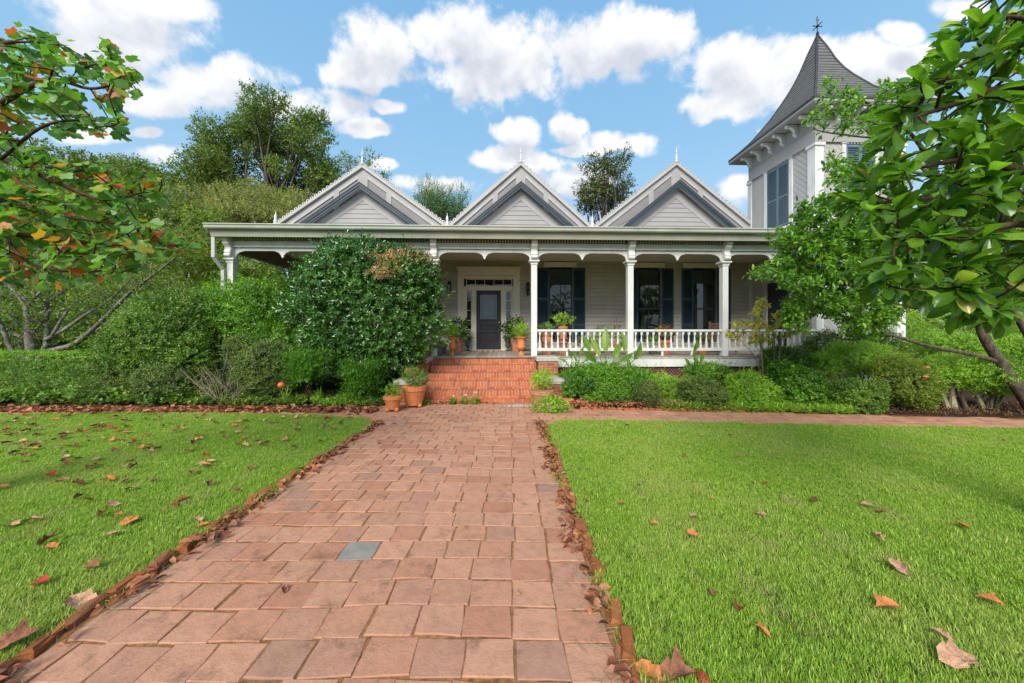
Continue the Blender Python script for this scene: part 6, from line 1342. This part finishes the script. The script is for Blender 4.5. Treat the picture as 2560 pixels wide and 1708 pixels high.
limbs = [([tb2,(-5.25,2.9,1.5),(-5.1,2.85,3.0),(-4.9,2.8,4.2)],.16,.06), ([(-5.2,2.9,1.9),W(-150,620,dT),W(0,585,dT),W(165,600,dT),W(264,612,dT),W(380,610,dT)],.035,.005), ([(-5.1,2.85,2.8),W(-150,350,dT),W(0,260,dT),W(120,200,dT),W(226,222,dT),W(300,205,dT)],.03,.005), ([(-5.1,2.9,2.4),W(-150,430,dT),W(0,400,dT+.1),W(150,460,dT),W(260,500,dT),W(360,480,dT)],.03,.005),
  ([(-5.15,2.9,2.2),W(-150,520,dT),W(0,500,dT-.1),W(150,540,dT-.1),W(300,560,dT)],.03,.005), ([(-5,2.85,3.2),W(-150,150,dT),W(0,110,dT),W(70,105,dT)],.03,.006), ([W(0,400,dT),W(100,320,dT-.2),W(200,300,dT-.2),W(290,310,dT-.1)],.012,.004), ([W(0,585,dT),W(80,660,dT-.1),W(200,680,dT-.1),W(300,670,dT-.1)],.014,.004)]
tip_tree('tulip_tree', 'tulip tree branches with green and orange autumn leaves hanging in from the upper left', 'tree', tb2, limbs, polyT, 2.2, 3.5, 470, tulip_leaves, 'redbark', 62, twig=.004)

# ------------------------------------------------------------------ fallen leaves
def fallen_mesh(k, m):
    r = np.random.default_rng(600+k); st = [(0,.05),(.16,.55),(.32,.95),(.46,.62),(.60,1.0),(.78,.55),(1,.04)]
    c1, c2, tw = r.uniform(.5,2.2), r.uniform(-.5,.6), r.uniform(-.9,.9); V = []; F = []
    for i, (f, w_) in enumerate(st):
        w_ *= r.uniform(.8,1.15)
        for s in (-1,-.5,0,.5,1):
            x = s*w_*.42; back = -.10*abs(s)*w_ if i in (2,4) else .05*abs(s)
            V.append((x*(1-.25*abs(s)*min(c1,1.5)*.5), f-.5-back, c1*x*x+c2*(f-.5)**2+tw*x*(f-.5)+r.normal(0,.018)*abs(s)-.02*(s == 0)))
    for i in range(len(st)-1):
        for j in range(4): a = i*5+j; F.append((a,a+1,a+6,a+5))
    mz = min(v[2] for v in V); V = [(x, y, z-mz) for x, y, z in V]
    return np_mesh('fallen_leaf', np.array(V), np.array(F), 4, np.full(len(F),.5), m, True)
cols = {'tan': (.50,.28,.17), 'brown': (.28,.12,.07), 'red': (.38,.06,.035), 'orange': (.54,.20,.07), 'dark': (.14,.06,.035), 'yellow': (.6,.42,.08), 'pinkish': (.50,.28,.18)}
fm = {}
for k_, c in cols.items():
    m, nt, b = new_mat(k_ + '_dry_leaf', .8, .1); tcx = nn(nt,'ShaderNodeTexCoord').outputs['Object']; q = mixc(nt, sstep(nt, noise(nt, tcx, 3.5, 6, .7), .3, .7), tuple(x*.6 for x in c), tuple(min(1,x*1.3) for x in c)); lk(nt, q, b.inputs['Base Color']); bump(nt, b, noise(nt, tcx, 9, 4, .6), .5, .05)
    fm[k_] = [fallen_mesh(i + 7*len(fm), m) for i in range(4)]
r = np.random.default_rng(88)
WORD = {'tan':'tan','brown':'brown','red':'dark red','orange':'orange','dark':'blackish','yellow':'yellow','pinkish':'pinkish brown'}
def fallen(x, y, s, c, label, z, group=None):
    s *= .9
    o = place('fallen_leaf', fm[c][int(r.integers(4))], None, (x, y, z), (float(r.normal(0,.22)), float(r.normal(0,.22)), float(r.uniform(0,6.28))), scale=(s,s,s)); tag(o, label, 'leaf', group)
RLV = [(1427,1153,.085,'orange'),(1340,1125,.06,'red'),(1345,1150,.09,'brown'),(1500,1200,.08,'orange'),(1590,1225,.12,'orange'),(1592,1183,.11,'tan'),(1635,1142,.06,'orange'),(1745,1178,.12,'tan'),(1570,1043,.09,'red'),(1850,1043,.11,'pinkish'),(1872,1148,.12,'dark'),(1995,1160,.14,'pinkish'),(2022,1174,.11,'brown'),(2015,1233,.12,'tan'),(2208,1205,.13,'orange'),(2065,1302,.17,'pinkish'),(2035,1390,.17,'orange'),(2275,1378,.14,'orange'),(1700,1396,.13,'red'),(1746,1444,.11,'orange'),(2165,1455,.10,'pinkish'),(2200,1510,.22,'tan'),(1467,1113,.06,'dark'),(1405,974,.08,'tan'),(1438,976,.10,'dark'),(1675,998,.09,'brown'),(1985,971,.10,'pinkish'),(2305,1010,.09,'brown'),(1730,1104,.07,'tan'),(1757,1106,.07,'red'),(1556,993,.08,'orange'),(1612,998,.07,'tan'),(1636,1358,.07,'brown')]
DET = ['nearest the brick edging','just inside the path edge','low at the path side','flat in the grass','large and curled','pale and flat','small and upright','cupped','in the far half','far across','curled shut','folded with pale underside','overlapping the pale one','with shaded hollow','broad and bright']
for i, (px, py, s, c) in enumerate(RLV):
    p = G(px/.918, py/.918, .06); row = 'near' if p.y < 3 else 'middle' if p.y < 4.5 else 'far'; side_w = 'path side' if p.x < 2 else 'centre' if p.x < 3.6 else 'outer side'
    fallen(p.x, p.y, s*.82, c, f"single {WORD[c]} dry leaf on the {side_w} of the {row} right lawn", .055, f"{WORD[c]} leaves on the {side_w} of the {row} right lawn")
n = 0; keys = ['tan','brown','orange','red','dark','pinkish','yellow']; pr = [.27,.24,.17,.08,.14,.08,.02]
while n < 215:
    y = 1.6 + 4.9*r.random()**.55; x = -r.uniform(2.5, 1.52*y+.3) if y*1.5 > 2.6 else 0
    if x == 0 or not inpoly(x, y, LL): continue
    dens = .25 + .75*min(1, max(0, (y-2.4)/1.5))*min(1, max(.25, (-x-2.3)/2.5))
    if r.random() > dens: continue
    s = r.uniform(.075,.13); szw = 'small ' if s < .09 else 'large ' if s > .115 else ''; c = keys[int(r.choice(7, p=pr))]; row = 'near' if y < 3.2 else 'middle' if y < 4.6 else 'far'; sd_ = 'path side' if x > -3.6 else 'middle strip' if x > -5.5 else 'outer side'
    fallen(x, y, s, c, f"{szw}{WORD[c]} dry leaf among many on the {sd_} of the {row} left lawn", .055, f"{szw}{WORD[c]} leaves on the {sd_} of the {row} left lawn"); n += 1
for (px, py, s, c, lb) in ((300,1195,.13,'orange','orange leaf lying alone near the middle of the left lawn'),(417,1145,.11,'red','bright dark red leaf on the left lawn above the orange one'),(120,1253,.10,'orange','flat pale orange leaf at the near left of the left lawn'),(30,1203,.13,'pinkish','grey pink leaf at the left edge of the near lawn'),(185,1378,.19,'tan','largest tan lobed leaf lying against the left brick edging'),(40,1465,.17,'brown','brown pointed leaf at the lower left corner of the lawn'),(465,1203,.09,'orange','orange leaf beside the left brick edging')):
    p = G(px/.918, py/.918, .05); fallen(p.x, p.y, s, c, lb, .042)
for (px, py, s, c, lb) in ((652,1352,.08,'brown','brown crumpled leaf lying on the pavers right of the slate one'),(1190,1361,.045,'tan','tiny tan leaf scrap on the pavers near the right edge'),(870,1018,.07,'red','red leaf on the far left part of the brick path'),(905,972,.08,'red','red leaf where the path meets the far left lawn corner'),(1495,1556,.16,'orange','orange curled leaf at the bottom edge beside the right edging'),(1560,1560,.20,'brown','large brown leaf at the bottom edge of the right lawn'),(1610,1562,.09,'red','small red leaf beside the large brown one at the bottom edge'),(1352,1407,.05,'orange','small orange leaf in the litter along the right edging'),(1045,968,.06,'tan','tan leaf on the paving below the steps')):
    p = G(px/.918, min(py, 1566)/.918, .02); fallen(p.x, p.y, s, c, lb, .03 if px > 1300 else .018)
def litter(name, label, fn, n, L, mat='litter', z=.02, zs=.03):
    r = np.random.default_rng(nseed()); P_ = np.array([fn(r) for _ in range(n)]); P_ = np.concatenate([P_, (z+r.random(n)*zs)[:,None]], 1); Ls = L*r.uniform(.5,1.4,n)
    a = r.random(n)*6.283; A = np.stack([np.cos(a),np.sin(a),r.normal(0,.3,n)],1); N_ = np.stack([r.normal(0,.5,n),r.normal(0,.5,n),np.ones(n)],1)
    return tag(leaves(P_, A, N_, Ls, Ls*r.uniform(.4,.7,n), r.random(n), LM[mat], name, None, fold=.3, six=True, droop=.2), label, 'leaf litter')
yfun = lambda r, a=1.3, b=5.9: a+(b-a)*r.random()
def clumpy(r, lo, hi):
    while True:
        y = lo+(hi-lo)*r.random()
        if r.random() < .12+.88*max(0,math.sin(y*3.1)*math.sin(y*7.3+1)+.25+.15*(y-1.5)): return y
litter('leaf_litter', 'dry leaf litter gathered along the left edge of the path', lambda r: (-2.30+abs(r.normal(0,.055))-.04, clumpy(r,1.2,5.95)), 470, .065)
litter('leaf_litter', 'dry leaf litter gathered along the right edge of the path', lambda r: (.47-abs(r.normal(0,.055))+.07, clumpy(r,1.5,6.0)), 620, .062)
litter('leaf_litter', 'band of brown leaves between the left lawn and the ivy bed', lambda r: (lambda x: (x, 6.86+r.normal(0,.13)-(.0)))(r.uniform(-12,-2.7)), 2000, .10, zs=.05)
litter('leaf_litter', 'few dry leaves blown against the foot of the steps', lambda r: (r.uniform(-2.1,-.3), 7.56+r.normal(0,.04)), 90, .075)
litter('straw_litter', 'dry straw and grass clippings along the right edge of the path', lambda r: (.40+r.normal(0,.09), r.uniform(1.4,3.2)), 260, .0, 'straw') if False else None
r2 = np.random.default_rng(9); mb = MB()
for k in range(420):
    left = r2.random() < .35; y = r2.uniform(1.3, 4.2) if not left else r2.uniform(1.3,3.6); x = (.44+r2.normal(0,.07)) if not left else (-2.27+abs(r2.normal(0,.05))); a = r2.random()*3.14; l = r2.uniform(.03,.12)
    mb.tube([(x,y,.022),(x+l*.5*math.cos(a)+r2.normal(0,.006),y+l*.5*math.sin(a),.026),(x+l*math.cos(a),y+l*math.sin(a),.022)],.0011,3)
o = mb.build('straw', LM['straw'], kind='stuff'); set_rnd(o.data, r2.random(len(o.data.polygons))); tag(o, 'dry straw clippings strewn along the edges of the brick path', 'straw')
